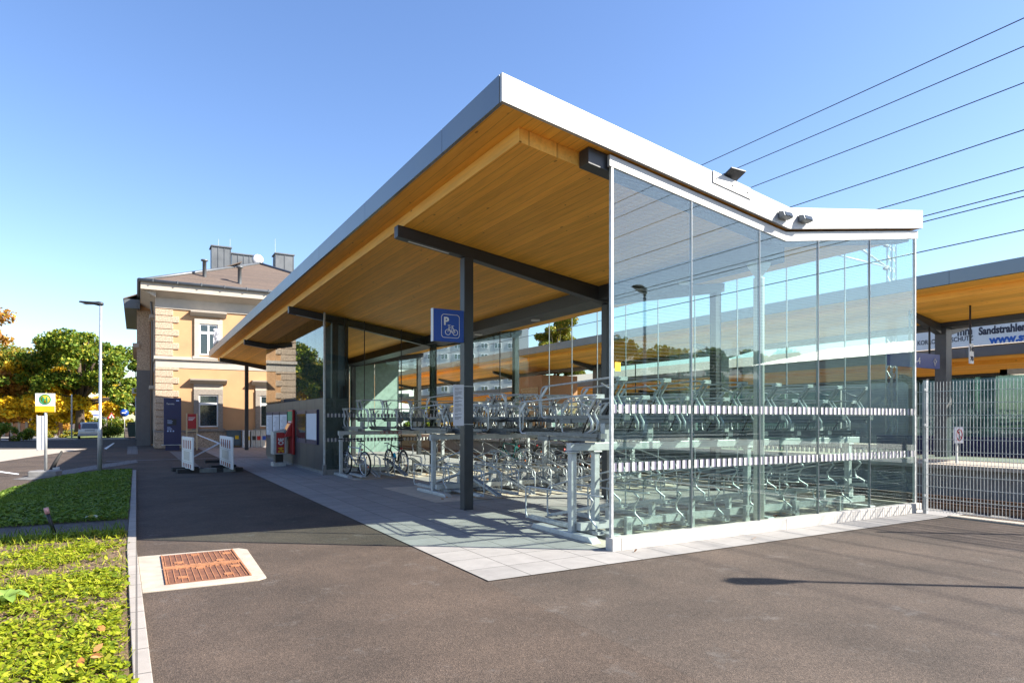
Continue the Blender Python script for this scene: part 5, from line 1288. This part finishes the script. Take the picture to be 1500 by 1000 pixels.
for i, (pxl, d, lb, mk) in enumerate(((560,95,'orange bush beyond the platforms, left of the waiting room door','orange'),(612,92,'green bush beyond the platforms behind the rear racks','green'),(650,95,'yellow autumn bush beyond the platforms behind the sign column','yellow'),(700,98,'autumn bush half hidden by the front column','orange'),(520,100,'green bush far beyond the waiting room','green'))):
    l = (pxl-750)/953*d; tree('autumn_bush', lb, .5*d+.866*l, .866*d-.5*l, 4.5, [(0,0,2.4,3.4,2.6,2.2)], 4500, .34, None, .12, .6, cat='bush', matl=LM[mk], seed=20+i, limbs=4)
tree('flowering_shrub', 'green shrub with red berries at the right edge of the platform', 30.5, 9.6, 3.6, [(0,0,2.2,1.1,1.3,1.4)], 3500, .14, [(0,(.03,.07,.012)),(.8,(.09,.15,.02)),(.93,(.2,.2,.03)),(1,(.5,.05,.03))], .06, .8, cat='shrub', seed=31, limbs=5, z0=ZP)
for i, (pxl, pyl, w_, h_, lb) in enumerate(((87,641,2.0,.75,'low dark hedge left of the big tree trunk'),(157,641,1.2,2.0,'clipped hedge behind the parking board'),(14,646,1.7,1.4,'dark rounded hedge at the left edge of the road'))):
    g = G(pxl, pyl); tree('hedge', lb, g.x, g.y, h_*1.1, [(0,0,h_*.45,w_,w_*.6,h_*.42)], 4500, .14, None, .06, .2, cat='hedge', matl=LM['green'] if i != 0 else LM['mixed'], seed=40+i, limbs=3, fill=1.9)
for i, (x, y, H_, mk, lb) in enumerate(((-22,118,6,'yellow','low yellow thicket far behind the board fence'),(-12,122,5.5,'orange','low orange thicket beside the side road'),(-2,125,5.5,'mixed','low mixed thicket beyond the parked car'),(8,122,6,'green','low green thicket nearest the station house'),(-31,116,7,'mixed','low mixed thicket at the left edge'))):
    tree('thicket', lb, x, y, H_, [(0,0,H_*.42,6.5,3,H_*.5)], 7000, .4, None, .12, .5, cat='bush', matl=LM[mk], seed=70+i, limbs=4)
# park trees across the street, outside the view, mirrored by the glass
src = tree('park_tree', 'green park tree across the street mirrored in the glass', 34, -26, 7.5, [(0,0,4.4,5.6,3,3.2)], 9000, .4, None, .25, 1.6, matl=LM['green'], seed=50, group='park trees mirrored in the glass')
for i, (x, y) in enumerate(((24,-27),(44,-25),(55,-27),(66,-24),(78,-26),(91,-25))):
    c = copy_tree(src); c.location = (x,y,0); c.rotation_euler.z = i*1.3

tr = thing('reflection_terrace', 'unseen dark brick terrace added to darken the glass reflections', 'building', (70,-40,0))  # unseen; added to keep the lower reflections in the front glass dark
b = MB(); b.box((14,-52,0),(150,-42,6.6)); b.build('wall', mat('dark_brick', (.09,.06,.045), .9, var=.2), tr)
b = MB(); b.prism([(-52.5,6.6),(-41.5,6.6),(-47,9.2)], 'x', 13.7, 150.3); b.build('roof', ROOFT, tr)
for i in range(22):
    for z in (1.2, 4.1): b = MB(); b.box((18+i*6,-41.99,z),(19.3+i*6,-41.95,z+1.6)); b.build('window', FRAMEW if i % 3 == 0 else PANE, tr)
# ================================================================== FAR BUILDINGS
ab = thing('apartment_block', 'big grey apartment block with rows of white framed windows beyond the tracks', 'apartment block', (52,200,0))
pA, pB = Vector((49.5,203,0)), Vector((104,170,0)); dv = (pB-pA).normalized(); nv = Vector((dv.y,-dv.x,0))
if nv.dot(-pA) < 0: nv = -nv
Lb = (pB-pA).length
def fbox(mb, s0, s1, z0, z1, q0, q1):
    vs = [pA+dv*s+Vector((0,0,z))+nv*q for q in (q0,q1) for s,z in ((s0,z0),(s1,z0),(s1,z1),(s0,z1))]
    mb.add(vs, [(0,1,2,3),(7,6,5,4),(0,4,5,1),(1,5,6,2),(2,6,7,3),(3,7,4,0)])
b = MB(); fbox(b, 0, Lb, 0, 31, -12, 0); b.build('wall', mat('block_wall', (.34,.35,.36), .8, var=.04, scale=.1), ab)
b = MB(); fbox(b, -.3, Lb+.3, 31.001, 31.8, -12.3, .3); b.build('roof', ZINC, ab)
for r_ in range(7):
    for c_ in range(14):
        s0 = 4+c_*4.1; z0 = 7+r_*3.3
        b = MB(); fbox(b, s0, s0+2.2, z0, z0+1.7, .01, .1); w_ = b.build('window', FRAMEW, ab)
        b = MB(); fbox(b, s0+.15, s0+.95, z0+.15, z0+1.55, .1, .14); fbox(b, s0+1.2, s0+2.05, z0+.15, z0+1.55, .1, .14); b.build('pane', PANE, w_)
wh_ = thing('office_building', 'pale office building with a flat roof beyond the waiting room', 'building', (20,110,0))
b = MB(); b.box((24,112,0),(44,124,11)); b.build('wall', mat('pale_wall', (.6,.58,.54), .8, var=.05), wh_)
b = MB(); b.box((23.7,111.7,11.001),(44.3,124.3,11.5)); b.build('roof', ZINC, wh_)
for r_ in range(3):
    for c_ in range(6):
        b = MB(); b.box((25+c_*3.2,111.95,1.5+r_*3.3),(27+c_*3.2,111.99,3.1+r_*3.3)); b.build('window', PANE, wh_)
